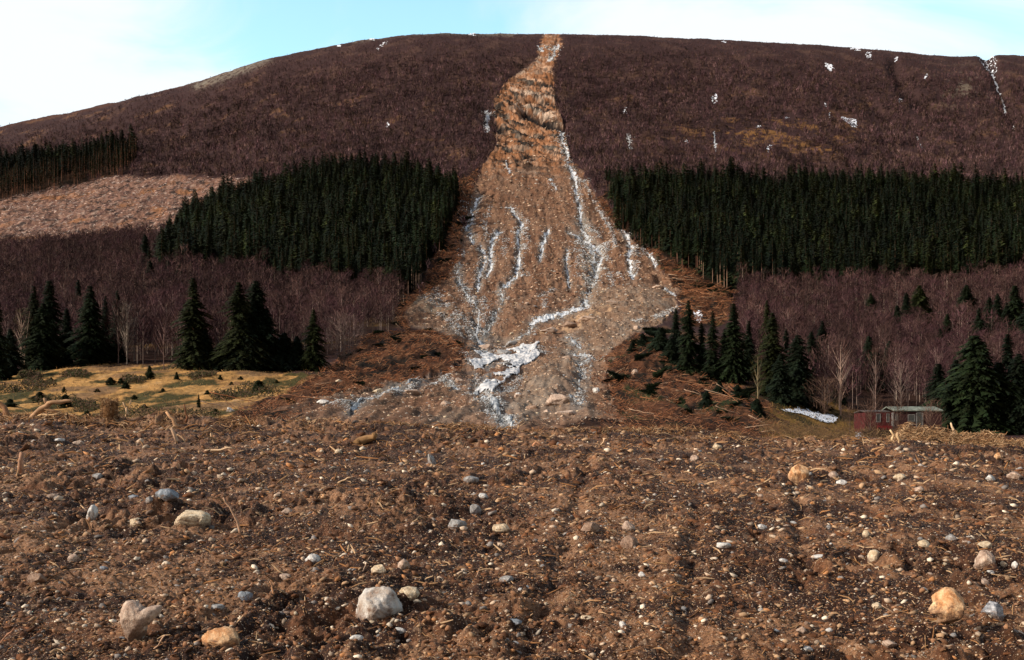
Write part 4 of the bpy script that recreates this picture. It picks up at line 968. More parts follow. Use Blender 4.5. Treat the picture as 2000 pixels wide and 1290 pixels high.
EXTRA = [([(905,395),(900,420),(908,450)],4,1,''),([(1180,470),(1175,500),(1185,530)],5,1,''),([(1130,470),(1135,520),(1150,560)],6,1,''),([(1150,440),(1185,480),(1170,520)],5,1,''),([(960,400),(945,430),(950,470)],2.5,1,''),([(1015,440),(1030,460),(1020,500)],3.5,1,''),([(955,560),(940,600),(950,640)],5,1,''),([(830,575),(860,610),(900,650)],4,1,''),([(1000,700),(1060,690),(1050,670)],6,1,''),([(930,770),(1000,760),(1020,735)],5,1,''),([(1080,615),(1140,605)],5,1,''),([(990,830),(960,800),(930,770)],9,1,''),([(870,740),(820,752),(760,775)],5,1,''),([(1225,470),(1245,500),(1240,540)],3,1,''),([(1165,395),(1190,440)],2.5,1,''),([(1205,525),(1215,560)],3,1,''),
 ([(905,480),(900,505),(896,525)],3,1,''),([(1000,445),(985,470),(985,500)],2.5,1,''),([(1030,430),(1030,450)],2,1,''),([(1085,560),(1050,580)],2,1,''),([(1065,575),(1062,605)],2.5,1,''),
 ([(985,560),(1000,545),(1030,535)],3,1,''),([(850,560),(870,600),(900,640)],4,1,''),([(870,590),(905,620),(925,650)],4,1,''),([(905,555),(935,590)],4,1,''),([(1175,500),(1190,540),(1200,565)],3,1,''),([(1120,350),(1150,360)],2.5,1,''),
 ([(640,800),(690,800),(760,765)],3,1,''),([(960,780),(1010,800),(1060,800)],7,1,''),([(1130,800),(1135,760),(1140,720)],4,1,''),([(1240,640),(1290,625),(1320,605)],4,1,''),([(905,690),(925,720),(940,760)],4,1,''),([(1100,250),(1098,300),(1110,330)],3,1,''),([(1060,90),(1085,100)],3,1,'')]
flakes([q for q in ICE if q[0][0][0] < 1330]+EXTRA, 6.5, 'ice_fragments', 'broken white and grey ice along the runnels of the scar', 77)
# fallen timber
LC = [(.26, .105, .045), (.34, .16, .08), (.18, .08, .04), (.36, .24, .16)]
LN = ['red-brown', 'orange-brown', 'dark brown', 'greyish tan']
LM = [quads_to_mesh('fallen_log', log_mesh(i, 1, .022), m_wood, LC[i % 4]) for i in range(8)]
def logs(n, area, where, lenpx, tilt=0.0, spread=.5, piled=1.0):
    poly = np.array(area, float); c = 0
    x0, y0 = poly.min(0); x1, y1 = poly.max(0)
    while c < n:
        px, rw = random.uniform(x0, x1), random.uniform(y0, y1)
        if not inpoly(np.array([px]), np.array([rw]), area)[0]: continue
        x, D, z = [float(a[0]) for a in ground_at(px, rw)]; k = random.randrange(8); Ls = random.uniform(*lenpx)*D/FP
        o = link('fallen_log', LM[k], None, (x, D, z+random.uniform(.1, .9)*piled)); th = max(.35, .16*FP/D*0+Ls*1.0)
        o.scale = (Ls, max(Ls*.6, D*.018), max(Ls*.6, D*.018)); o.rotation_euler = (random.uniform(0, 6), random.gauss(tilt, .2), random.gauss(0, spread))
        tag(o, '%s fallen trunk lying %s' % (LN[k % 4], where), 'log', 'fallen trunks '+where); c += 1
logs(70, [(1290,535),(1400,560),(1450,575),(1450,620),(1380,640),(1330,600)], 'in the jam right of the grey lobe', (20, 75), -.05, .3, 1.8)
logs(45, DEB_L, 'in the torn soil left of the broad frozen stream', (14, 50), 0, .6)
logs(60, DEB_R2, 'in the torn soil right of the stream outflow', (15, 60), .1, .5)
logs(16, [(1380,780),(1500,790),(1510,830),(1400,835)], 'in the heap behind the right rim', (40, 80), .35, .3, 1.2)
logs(35, DEB_L2, 'along the left edge of the scar', (14, 34), .3, .8)
logs(24, [(1170,385),(1230,455),(1300,510),(1290,535),(1240,480),(1190,420)], 'along the upper right edge of the scar', (14, 34), -.3, .8)
logs(8, [(420,790),(640,770),(640,800),(430,815)], 'at the right end of the grass field', (40, 90), .15, .3)
def brush(poly, n, lenpx, cols, label, name, seed, piled=.6, wpx=.45, lift=.5):
    P = np.array(poly, float); x0, y0 = P.min(0); x1, y1 = P.max(0)
    px = rng.uniform(x0, x1, n*3); rw = rng.uniform(y0, y1, n*3); k = inpoly(px, rw, poly); px, rw = px[k][:n], rw[k][:n]; n = len(px)
    x, D, z = ground_at(px, rw)
    if cols is RED:
        k = fbm(x, D*.5, 4.5, 3, seed+200) > -.06+.25*rng.normal(0, .3, n); x, D, z = x[k], D[k], z[k]; n = len(x)
    ln = rng.uniform(*lenpx, n)*D/FP; c = np.array(cols)[rng.choice(len(cols), n)]*rng.uniform(.6, 1.2, (n, 1))
    V, F, C = slivers(n, x, D, z+rng.random(n)*piled, ln, np.full(n, wpx)*D/FP*rng.uniform(.5, 1.3, n), c, seed, lift, .12, rng.uniform(-1.2, 1.2, n))
    tag(link(name, mesh(name, V, F, C, m_wood)), kind='stuff', label=label)
RED = [(.22,.075,.03),(.28,.11,.05),(.10,.04,.02),(.33,.17,.09),(.045,.022,.012)]
brush(DEB_L, 9000, (4, 18), RED, 'red-brown torn brush left of the broad frozen stream', 'torn_brush', 31)
brush(DEB_R2, 9000, (4, 18), RED, 'red-brown torn brush right of the stream outflow', 'torn_brush', 32)
brush(DEB_R, 6500, (4, 18), RED, 'broken branches between the scar and the right spruce wood', 'torn_brush', 33, 1.5)
brush(DEB_L2, 5000, (4, 14), RED, 'broken branches between the scar and the left spruce wood', 'torn_brush', 34, 1.5)
brush(CLEAR, 15000, (2.5, 9), [(.46,.32,.25),(.30,.17,.11),(.60,.48,.42),(.12,.07,.055),(.05,.035,.03),(.07,.045,.04)], 'slash and stumps left on the felled slope', 'felling_slash', 35, .7, .5, .35)
brush(FIELD, 9000, (2, 6), [(.42,.23,.08),(.32,.16,.06),(.22,.12,.045),(.50,.31,.13)], 'yellow winter grass tussocks in the field', 'dry_grass', 36, .3, .3, 1.0)
for kx, (cx, cy, rx, ry) in enumerate(((30,765,70,9),(75,752,40,6),(60,735,26,6),(250,812,60,8),(505,768,50,12),(440,775,30,6),(330,812,50,7),(395,738,30,4),(170,800,30,8),(150,735,30,4),(262,745,26,5),(120,790,60,9),(385,820,50,8))):
    brush([(cx-rx,cy),(cx-rx*.5,cy-ry),(cx+rx*.4,cy-ry*.8),(cx+rx,cy),(cx+rx*.5,cy+ry*.8),(cx-rx*.6,cy+ry)], 500, (3, 8), [(.05,.045,.015),(.09,.06,.03),(.035,.04,.012),(.12,.07,.045)], 'dark heather clump in the yellow field', 'heather', 60+kx, .7, .9, .8)
brush(GRASS_R, 7000, (2, 7), [(.28,.17,.05),(.16,.1,.03),(.07,.06,.02)], 'olive and ochre grass by the red cabin', 'rough_grass', 37, .3, .3, 1.0)

# ------------------------------------------------------------------ spruces
def spruce_crown(seed, H, Rr, whorls, per, K, clear=.06, col=(.030, .042, .018), var=.5, droop=.28, wide=1.0):
    r = np.random.default_rng(seed); n = whorls*per
    h = clear+(1-clear)*np.repeat(np.linspace(0, 1, whorls)**.92, per)+r.normal(0, .012, n); h = h.clip(clear*.7, .985)
    prof = (1-h)**.74*(.86+.14*np.sin(h*(14+seed%5)+seed)); prof = np.minimum(prof, 1.0-(clear+.05-h).clip(0)*3)
    lobes = 1+.18*np.sin(np.linspace(0, 1, n)*0+r.uniform(0, 6))
    az = r.uniform(0, 2*math.pi, n)
    L_ = Rr*(prof*r.uniform(.55, 1.25, n)*(1+.22*np.sin(az*2+h*9+seed)+.15*np.sin(az*3-h*14))+.04); dirh = np.stack([np.cos(az), np.sin(az)], -1)
    # spray triangles along each branch
    t = (np.arange(K)+r.uniform(.2, 1., (n, K)))/K
    dz = -(droop*t*t*1.4+(.10-.35*h[:, None])*t)*L_[:, None]
    bx = dirh[:, None, 0]*L_[:, None]*t; by = dirh[:, None, 1]*L_[:, None]*t; bz = h[:, None]*H+dz
    base = np.stack([bx, by, bz], -1)
    side = r.choice([-1., 1.], (n, K)); fan = r.uniform(.15, 1.1, (n, K))*side
    ca, sa = np.cos(fan), np.sin(fan)
    dx = dirh[:, None, 0]*ca-dirh[:, None, 1]*sa; dy = dirh[:, None, 0]*sa+dirh[:, None, 1]*ca
    sl_ = (L_[:, None]*.42*(1.15-t*.75)+Rr*.05)*r.uniform(.6, 1.3, (n, K))*wide
    tip = base+np.stack([dx*sl_, dy*sl_, -sl_*r.uniform(.15, .75, (n, K))], -1)
    wv = sl_*.30
    w1 = base+np.stack([-dy*wv, dx*wv, -wv*.5+0*wv], -1); w2 = base+np.stack([dy*wv, -dx*wv, wv*.25], -1)
    V = np.stack([w1, w2, tip], 2).reshape(-1, 3); F = np.arange(len(V)).reshape(-1, 3)
    shade = r.uniform(1-var, 1+var, (n, 1, 1))*r.uniform(.8, 1.2, (n, K, 1)); c = np.array(col)*shade
    c = np.clip(c+np.array([.006, .005, 0])*r.random((n, K, 1)), .002, 1)
    return V, F, np.repeat(c.reshape(-1, 3), 3, 0)
def trunk_tri(H, r0, sides=5, col=(.10, .065, .045), top=.97, lean=0):
    a = np.arange(sides)*2*math.pi/sides; lv = [0, .35, .7, top]; V = np.concatenate([np.stack([np.cos(a)*r0*(1-.93*l)+lean*l*H, np.sin(a)*r0*(1-.93*l), np.full(sides, l*H)], 1) for l in lv]); f = []
    V[:sides, 2] -= .6
    for k in range(len(lv)-1):
        for j in range(sides):
            p, q = k*sides+j, k*sides+(j+1) % sides; f += [[p, q, q+sides], [p, q+sides, p+sides]]
    return V, np.array(f), np.tile(col, (len(V), 1))
m_needle = attr_mat('spruce_needles', .8, 1.5, .3, 0, 1, .5, .15)
m_bark = attr_mat('bark', .95, 4, .4, 0, 1, .4, .1)
def cat3(L3):
    V = []; F = []; C = []; o = 0
    for v, f, c in L3: V.append(v); F.append(f+o); C.append(c); o += len(v)
    return np.concatenate(V), np.concatenate(F), np.concatenate(C)
GRN = [(.008,.016,.0055), (.006,.013,.0065), (.014,.019,.005)]
BIG = {}
def big_spruce(kind):
    if kind not in BIG:
        seed, asp, clear, col, var, droop = kind
        c = mesh('crown', *spruce_crown(seed, 1., asp*1.12, 52, 12, 24, clear, col, var, droop, .62), m_needle)
        t = mesh('trunk', *trunk_tri(1., .016, 7, (.13, .085, .06)), m_bark)
        BIG[kind] = (c, t)
    return BIG[kind]
def put_spruce(px, top, base, w, label, col=0, clear=.04, seed=None, group='spruces standing alone or in clumps in the valley', D=None, dense=.28, rowbase=None):
    if D is None: x, D, z = [float(a[0]) for a in ground_at(px, base)]
    else:
        x = (px-CX)*D/FP; z = float(hill(x, D))
    ztop = (HY-top)*D/FP; H = max(ztop-z, 2.); W_ = w*D/FP
    asp = round(min(.6, W_/2/H), 2); asp = max(.12, round(asp/.04)*.04)
    c, t = big_spruce((((seed or int(px)) % 5)+40, asp, clear, GRN[col], .45, dense))
    e = empty('spruce_tree', (x, D, z-.1), random.uniform(0, 6), (H, H, H)); tag(e, label, 'spruce', group)
    link('crown', c, e); link('trunk', t, e)
SPR = [
 (-6,575,742,60,'dark spruce cut by the left edge of the picture',0),(66,556,722,70,'left spruce of the broad pair at the far left',2),(97,546,716,78,'right and taller spruce of the broad pair at the far left',0),
 (153,545,640,36,'slim dark spruce top behind the third left clump',1),(176,556,714,88,'broad dark spruce third from the left edge',0),(206,576,708,44,'slim spruce right of the broad third one',1),(229,565,708,42,'slender spruce left of the bare grey tree',1),
 (377,540,722,92,'tall conical spruce at the field edge',2),(466,548,724,100,'left stem of the big double spruce by the field',2),(500,546,722,104,'right stem of the big double spruce by the field',0),
 (555,648,722,80,'low bushy spruce right of the big double spruce',1),(435,665,722,70,'low dark spruce at the left foot of the big double spruce',1),(612,602,724,62,'small pointed spruce at the right end of the field row',2),(580,655,722,60,'low bushy spruce beside the small pointed one',1),
 (283,457,525,36,'narrow dark spruce left of the left wood',1),(293,508,558,30,'short dark spruce below the narrow one',1),
 (1320,600,700,36,'thin spruce at the edge of the grey lobe',1),(1344,584,728,60,'spruce right of the grey lobe beside the snow spot',0),(1392,604,742,50,'narrow spruce below the log jam',0),
 (1432,590,748,84,'broad dark spruce below the log jam',0),(1462,625,742,50,'spruce leaning close to the broad dark one',1),(1498,584,720,50,'slender top behind the tall right spruce',2),(1508,608,778,74,'tall narrow spruce with mossy green crown',2),
 (1558,652,792,88,'very dark round-shouldered spruce right of the tall one',1),(1606,625,735,56,'blue-green spruce behind the dark one',1),(1585,645,760,50,'blue-green spruce between the dark one and its neighbour',1),
 (1697,655,762,66,'slim blue-green spruce in the bare right wood',1),(1738,664,756,60,'leaning blue-green spruce in the bare right wood',1),
 (1701,572,640,44,'lone spruce in the middle of the purple right wood',0),(1770,570,642,40,'left spruce of the trio in the purple wood',1),(1796,556,640,70,'tallest spruce of the trio in the purple wood',2),(1752,596,640,40,'lowest spruce of the trio in the purple wood',1),
 (1887,556,636,66,'lone broad spruce near the right edge of the purple wood',0),(1932,580,650,40,'left spruce of the right edge clump',1),(1948,572,655,40,'second spruce of the right edge clump',1),(1982,556,660,66,'tallest spruce of the right edge clump',0),(1966,590,660,40,'short spruce inside the right edge clump',1),
 (1903,652,846,190,'huge dark spruce beside the red cabin',0),(1832,708,838,86,'smaller dark spruce between the cabin and the huge one',1),(1990,688,848,110,'dark spruce at the right edge behind the rim',1),(1968,650,790,70,'spruce behind the huge one at the right',1),
 (1868,700,842,90,'dark spruce touching the left side of the huge one',1),(1950,705,846,110,'dark spruce filling the right flank of the huge one',0),(1850,760,846,60,'low dark spruce at the right end of the cabin',1),
]
for q in SPR: put_spruce(*q[:5], col=q[5])
MORE = [(1850,612,690,44,'small dark spruce below the lone broad one in the right wood',0),(1836,640,720,50,'dark spruce in the right wood above the cabin roof',1),(1912,600,690,44,'dark spruce between the lone broad one and the right edge clump',1),(2004,600,700,70,'spruce cut by the right edge of the picture above the rim',1),
 (1660,668,748,44,'small spruce left of the slim blue-green one',1),(1535,640,760,44,'dark spruce squeezed beside the tall narrow one',1),(1370,628,730,40,'small spruce between the snow spot and the narrow spruce',0),(1415,640,745,44,'low spruce left of the broad dark one',1),(1640,706,790,44,'dark low spruce behind the pale-trunked birch',1),(1524,690,790,60,'low dark spruce at the foot of the tall narrow one',1),
 (130,600,712,50,'dark spruce filling the gap left of the broad third one',1),(84,590,722,80,'dense low spruce in front of the broad far left pair',0),(20,640,735,60,'dark spruce left of the grey leaning pole',1),(520,600,722,80,'dark low spruce right of the double spruce',1),(486,610,724,90,'dark spruce between the stems of the double one',1),(400,640,722,60,'low dark spruce at the right foot of the tall conical one',1),
 (330,505,545,30,'small spruce at the lower left corner of the left wood',0),(352,515,556,30,'second small spruce at the lower left corner of the left wood',0)]
for q in MORE: put_spruce(*q[:5], col=q[5])
for (px, top, base, w) in ((1255,650,690,60),(1290,640,700,60),(1235,668,700,50),(1310,660,712,50),(1440,750,790,60),(1405,742,775,44),(1478,790,818,60),(1380,770,800,50)):
    put_spruce(px, top, base, w, 'low dark spruce bush half toppled at the right margin of the debris', 1, .0, group='half toppled spruce bushes')
for (px, rw, w, h) in ((216,752,24,16),(236,750,24,12),(125,770,12,14),(78,790,34,24),(128,798,34,30),(170,812,22,10),(388,797,16,28),(282,800,40,10),(340,812,50,14),(245,762,20,14),(292,740,18,28),(345,742,12,16),(430,742,14,10),(505,765,60,24),(30,765,60,12),(60,735,30,10),(100,742,16,8),(190,766,14,8),(262,778,18,10),(318,768,14,8),(405,770,16,9),(452,752,16,8),(365,822,30,12),(20,800,36,18),(300,818,26,12),(150,790,14,12),(420,812,26,10),(470,742,12,7),(540,745,14,8)):
    x, D, z = [float(a[0]) for a in ground_at(px, rw)]; H = max(h*D/FP, .6); asp = min(.9, max(.3, w/2/h)); asp = round(asp/.2)*.2
    c, t = big_spruce((51, asp, 0., GRN[2], .5, .1))
    e = empty('juniper_bush', (x, D, z-.1), random.uniform(0, 6), (H, H, H)); tag(e, 'green juniper bush in the yellow field behind the left rim', 'bush', 'juniper bushes in the yellow field'); link('foliage', c, e); link('stem', t, e)

# whole spruces torn down and dumped with the debris
def toppled(n, poly, where, lp):
    P = np.array(poly, float); x0, y0 = P.min(0); x1, y1 = P.max(0); c_ = 0
    while c_ < n:
        px, rw = random.uniform(x0, x1), random.uniform(y0, y1)
        if not inpoly(np.array([px]), np.array([rw]), poly)[0]: continue
        x, D, z = [float(a[0]) for a in ground_at(px, rw)]; H = random.uniform(*lp)*D/FP
        c, t = big_spruce((40+c_ % 4, .28, .1, GRN[c_ % 2], .5, .28))
        e = empty('fallen_spruce', (x, D, z+.3), 0, (H*.7, H*.7, H)); e.rotation_euler = (random.gauss(0, .15), random.choice((-1, 1))*random.uniform(1.2, 1.6), random.gauss(0, .6))
        tag(e, 'dark green spruce lying toppled '+where, 'fallen spruce', 'toppled spruces '+where); link('crown', c, e); link('trunk', t, e); c_ += 1
toppled(26, [(1230,670),(1330,690),(1400,770),(1480,800),(1440,835),(1300,800),(1200,760)], 'in the torn soil right of the stream outflow', (28, 60))
toppled(12, [(1265,655),(1310,650),(1330,700),(1255,705)], 'at the foot of the right margin', (30, 60))
toppled(10, [(1340,540),(1450,560),(1450,600),(1350,580)], 'in the log jam by the right wood', (25, 50))
toppled(12, DEB_L2, 'along the left edge of the scar', (18, 36))
toppled(16, DEB_L, 'in the torn soil left of the broad frozen stream', (18, 34))

# plantation trees: 300 individually, the rest as one wood
def poly_pts(poly, spacing, seed, Dr=None):
    P = np.array(poly, float); dmin = float(D_of(1000, P[:, 1].max())[0])*.9; dmax = min(1090, float(D_of(1000, P[:, 1].min())[0])*1.15)
    r = np.random.default_rng(seed); y = np.arange(dmin, dmax, spacing); xm = max(abs(P[:, 0]-CX))*dmax/FP
    X_, Y_ = np.meshgrid(np.arange(-xm, xm, spacing), y); X_ = X_+r.uniform(-.42, .42, X_.shape)*spacing; Y_ = Y_+r.uniform(-.42, .42, Y_.shape)*spacing
    x, D = X_.ravel(), Y_.ravel(); px = CX+FP*x/D; rw = base_row(px, D); k = inpoly(px+fbm(x, D, 22, 4, seed, .65)*42, rw+fbm(x, D, 22, 4, seed+1, .65)*30, poly) & (px > -350) & (px < 2400)
    return x[k], D[k], px[k], rw[k]
def bake(variants, x, y, z, s, seed, shade=(.7, 1.3), tilt=0, patch=.0):
    pk = 1+patch*((fbm(x, y, 16, 3, 333)+.6*fbm(x, y, 60, 2, 334))*1.5)
    r = np.random.default_rng(seed); pick = r.integers(0, len(variants), len(x)); out = []
    for i, (V, F, C) in enumerate(variants):
        k = np.nonzero(pick == i)[0]; n = len(k)
        if not n: continue
        a = r.uniform(0, 6.28, n); c_, s_ = np.cos(a)[:, None], np.sin(a)[:, None]; ss = s[k][:, None]
        wx = r.uniform(.85, 1.15, (n, 1))
        VX = (V[None, :, 0]*c_-V[None, :, 1]*s_)*ss*wx+x[k][:, None]; VY = (V[None, :, 0]*s_+V[None, :, 1]*c_)*ss*wx+y[k][:, None]; VZ = V[None, :, 2]*ss+z[k][:, None]
        VV = np.stack([VX, VY, VZ], -1).reshape(-1, 3); FF = (F[None]+(np.arange(n)*len(V))[:, None, None]).reshape(-1, 3)
        CC = (C[None]*r.uniform(shade[0], shade[1], (n, 1, 1))*np.clip(pk[k], .3, 2)[:, None, None]).reshape(-1, 3); out.append((VV, FF, CC))
    return cat3(out)
fx, fD, fpx, frw, fblk = [], [], [], [], []
for b_, (poly, sp_) in enumerate(((FOR_L, 3.8), (FOR_R, 3.9), (FOR_U, 4.2))):
    a = poly_pts(poly, sp_, 70+b_); fx.append(a[0]); fD.append(a[1]); fpx.append(a[2]); frw.append(a[3]); fblk.append(np.full(len(a[0]), b_))
# scattered spruces at the top edge of the felled slope
ex = np.array([(505,352,1),(520,350,1),(535,352,1),(490,350,1),(570,358,1),(305,348,1),(312,348,1),(262,345,1),(548,352,1)]); exD = D_of(ex[:, 0], ex[:, 1])
fx.append((ex[:, 0]-CX)*exD/FP); fD.append(exD); fpx.append(ex[:, 0]); frw.append(ex[:, 1]); fblk.append(np.full(len(ex), 3))
fx, fD, fpx, frw, fblk = map(np.concatenate, (fx, fD, fpx, frw, fblk))
fz = hill(fx, fD, False); fH = rng.triangular(6.5, 12.5, 20.5, len(fx))*(1+.35*fbm(fx, fD, 20, 2, 77)); fH = np.where(fblk == 3, 12, fH); fH *= np.where(fblk == 2, 1.3, 1.)
vis = (fpx > -30) & (fpx < 2030)
edge = (~inpoly(fpx, frw+9, FOR_L) & (fblk == 0)) | (~inpoly(fpx, frw+9, FOR_R) & (fblk == 1)) | (fblk == 3)
edge |= (~inpoly(fpx+14, frw, FOR_L) & (fblk == 0)) | (~inpoly(fpx-14, frw, FOR_R) & (fblk == 1))
score = fH/fD*(1+.9*edge)*vis
order = np.argsort(-score); ind = np.zeros(len(fx), bool); ind[order[:290]] = True
# individual ones: crown lifted off the ground where the wood's torn edge bares the trunks
TD_ = (.10,.05,.03)
MV = [(mesh('crown', *spruce_crown(80+i, 1., .20, 26, 8, 6, cl, GRN[i % 3], .5, .3), m_needle), mesh('trunk', *trunk_tri(1., .011, 6, tcol), m_bark)) for i, (cl, tcol) in enumerate(((.10,(.09,.055,.035)),(.08,(.09,.055,.035)),(.12,(.09,.055,.035)),(.46,(.12,.06,.04)),(.52,(.30,.19,.13))))]
NAMEB = ['left spruce wood', 'right spruce wood', 'upper left spruce wood', 'thin row above the felled slope']
for i in np.nonzero(ind)[0]:
    pale = (fblk[i] == 1 and 1365 <= fpx[i] < 1445 and frw[i] > 520) or (fblk[i] == 1 and 1450 <= fpx[i] < 1540 and frw[i] > 535) or (fblk[i] == 0 and 765 < fpx[i] < 835 and frw[i] > 530)
    bare = pale or (fblk[i] == 1 and fpx[i] < 1370 and random.random() < .6) or (fblk[i] == 0 and fpx[i] > 835 and random.random() < .5)
    v = 4 if pale else 3 if bare else random.choice((0, 1, 2))
    e = empty('spruce_tree', (float(fx[i]), float(fD[i]), float(fz[i])), random.uniform(0, 6), (float(fH[i]),)*3)
    c, t = MV[v]; link('crown', c, e); link('trunk', t, e)
    if pale: lb = 'plantation spruce with long pale bare trunk at the lower corner of the '+NAMEB[fblk[i]]
    elif bare: lb = 'plantation spruce with bare reddish trunk at the torn edge of the '+NAMEB[fblk[i]]
    else: lb = 'dark plantation spruce in the front of the '+NAMEB[fblk[i]]
    tag(e, lb, 'spruce', 'trees of the '+NAMEB[fblk[i]])
FVAR = [cat3([spruce_crown(90+i, 1., (.24, .30, .34, .27, .20)[i], 18, 7, 4, .06, GRN[i % 3], .5, .3, 1.35), trunk_tri(1., .010, 3)]) for i in range(5)]
BVAR = [cat3([spruce_crown(96+i, 1., .17, 12, 6, 3, .42, GRN[i % 3], .5, .3, 1.35), trunk_tri(1., .012, 4, (.20, .09, .05))]) for i in range(3)]
for b_ in range(3):
    k = (~ind) & (fblk == b_)
    if b_ == 2: bare = ~inpoly(fpx, frw+22, FOR_U)
    elif b_ == 0: bare = ~inpoly(fpx+12, frw, FOR_L) & (rng.random(len(fx)) < .6)
    else: bare = ~inpoly(fpx-14, frw, FOR_R) & (rng.random(len(fx)) < .6)
    parts = []
    for q, var in ((k & ~bare, FVAR), (k & bare, BVAR)):
        if q.any(): parts.append(bake(var, fx[q], fD[q], fz[q]-.3, fH[q], 5+b_, (.45, 1.5), 0, .6))
    tag(link('spruce_wood', mesh('spruce_wood', *cat3(parts), m_needle)), kind='stuff', label='mass of dark plantation spruces of the '+NAMEB[b_])
print('spruces', len(fx))

# ------------------------------------------------------------------ bare birches
def twigs(seed, n, H, W_, ln, wd, col, lo=.3, var=.35, curl=True):
    r = np.random.default_rng(seed)
    h = lo+(1-lo)*r.random(n)**.75; rad = W_*np.sqrt(np.clip(1-((h-.62)/.42)**2, .04, 1))*np.sqrt(r.random(n)); a = r.uniform(0, 6.28, n)
    P = np.stack([np.cos(a)*rad, np.sin(a)*rad, h*H], -1)
    d = np.stack([np.cos(a)*.55, np.sin(a)*.55, r.uniform(.35, 1.3, n)], -1)+r.normal(0, .35, (n, 3)); d /= np.linalg.norm(d, axis=1, keepdims=True)
    q = r.normal(size=(n, 3)); sd = np.cross(d, q); sd /= np.linalg.norm(sd, axis=1, keepdims=True)
    l = ln*r.uniform(.5, 1.3, n)[:, None]; w = wd*r.uniform(.6, 1.3, n)[:, None]
    V = np.stack([P-d*l*.5-sd*w, P-d*l*.5+sd*w, P+d*l*.5], 1).reshape(-1, 3)
    c = np.array(col)*r.uniform(1-var, 1+var, (n, 1)); return V, np.arange(3*n).reshape(-1, 3), np.repeat(c, 3, 0)
def limb_tris(seed, H, W_, n, r0, col):
    r = np.random.default_rng(seed); L3 = []
    for _ in range(n):
        h0 = r.uniform(.15, .7)*H; a = r.uniform(0, 6.28); h1 = min(H*.98, h0+r.uniform(.2, .38)*H); rd = W_*r.uniform(.5, .95)
        p0 = np.array([0, 0, h0]); p1 = np.array([math.cos(a)*rd, math.sin(a)*rd, h1]); d = p1-p0; s1 = np.cross(d, (0, 0, 1.)); s1 /= np.linalg.norm(s1); s2 = np.cross(d, s1); s2 /= np.linalg.norm(s2)
        V = np.array([p0+s1*r0, p0-s1*r0*.5+s2*r0*.8, p0-s1*r0*.5-s2*r0*.8, p1]); L3.append((V, np.array([[0, 1, 3], [1, 2, 3], [2, 0, 3]]), np.tile(col, (4, 1))))
    return cat3(L3)
PUR = [(.058, .027, .030), (.044, .022, .021), (.074, .040, .035)]
m_twig = attr_mat('birch_twigs', .9, .5, .25, 0, 1, .45, .1)
TR = [(.20, .14, .115), (.13, .085, .07), (.32, .24, .19)]
bx, bD, bpx, brw, bs = [], [], [], [], []
for i, (poly, sp_) in enumerate(((BIR_L, 3.1), (BIR_R, 3.1))):
    a = poly_pts(poly, sp_, 170+i); bx.append(a[0]); bD.append(a[1]); bpx.append(a[2]); brw.append(a[3]); bs.append(np.full(len(a[0]), i))
bx, bD, bpx, brw, bs = map(np.concatenate, (bx, bD, bpx, brw, bs))
kk = (rng.random(len(bx)) < .85) & ~((bD < 165) & (bs == 1) & (rng.random(len(bx)) < .45)) & ~((bpx > 1660) & (bpx < 2000) & (brw > 800)); bx, bD, bpx, brw, bs = bx[kk], bD[kk], bpx[kk], brw[kk], bs[kk]
kk = np.ones(len(bx), bool)
for q in SPR+MORE:
    d_ = float(D_of(q[0], q[2])[0]); kk &= ~((np.abs(bpx-q[0]) < q[3]*.45) & (bD < d_+1) & (bD > d_-22) & (rng.random(len(bx)) < .85))
bx, bD, bpx, brw, bs = bx[kk], bD[kk], bpx[kk], brw[kk], bs[kk]
bz = hill(bx, bD, False); bH = rng.triangular(5., 8, 12.5, len(bx))*(1+.15*fbm(bx, bD, 25, 2, 79))
bv = (bpx > -30) & (bpx < 2030)
# standing clear of the ones in front counts most
o_ = np.argsort(-(bH/bD*bv*(.7+.6*rng.random(len(bx))))); bi = np.zeros(len(bx), bool); bi[o_[:290]] = True
BV = []
for i in range(7):
    cr = cat3([twigs(200+i, 420, 1., .23, .13, .0042, PUR[i % 3], .32), limb_tris(210+i, 1., .22, 16, .006, (.15, .09, .08))])
    BV.append((mesh('crown', *cr, m_twig), mesh('trunk', *trunk_tri(1., .011, 6, TR[i % 3], .9, .02*(i-3)), m_bark)))
BN = ['left', 'right']
for i in np.nonzero(bi)[0]:
    k = random.randrange(7); e = empty('birch_tree', (float(bx[i]), float(bD[i]), float(bz[i])), random.uniform(0, 6), (float(bH[i]),)*3)
    link('crown', BV[k][0], e); link('trunk', BV[k][1], e)
    tag(e, 'bare purple-brown birch in the %s birch wood, %s trunk' % (BN[bs[i]], ('greyish', 'brown', 'pale')[k % 3]), 'birch', 'bare birches of the %s wood' % BN[bs[i]])
SV = [cat3([twigs(220+i, 90, 1., .25, .17, .0085, PUR[i % 3], .34), trunk_tri(1., .010, 3, TR[i % 3], .85)]) for i in range(6)]
for b_ in (0, 1):
    k = (~bi) & (bs == b_)
    tag(link('birch_wood', mesh('birch_wood', *bake(SV, bx[k], bD[k], bz[k]-.2, bH[k], 30+b_, (.65, 1.25), 0, .5), m_twig)), kind='stuff', label='mass of bare purple birches behind the front row of the %s wood' % BN[b_])
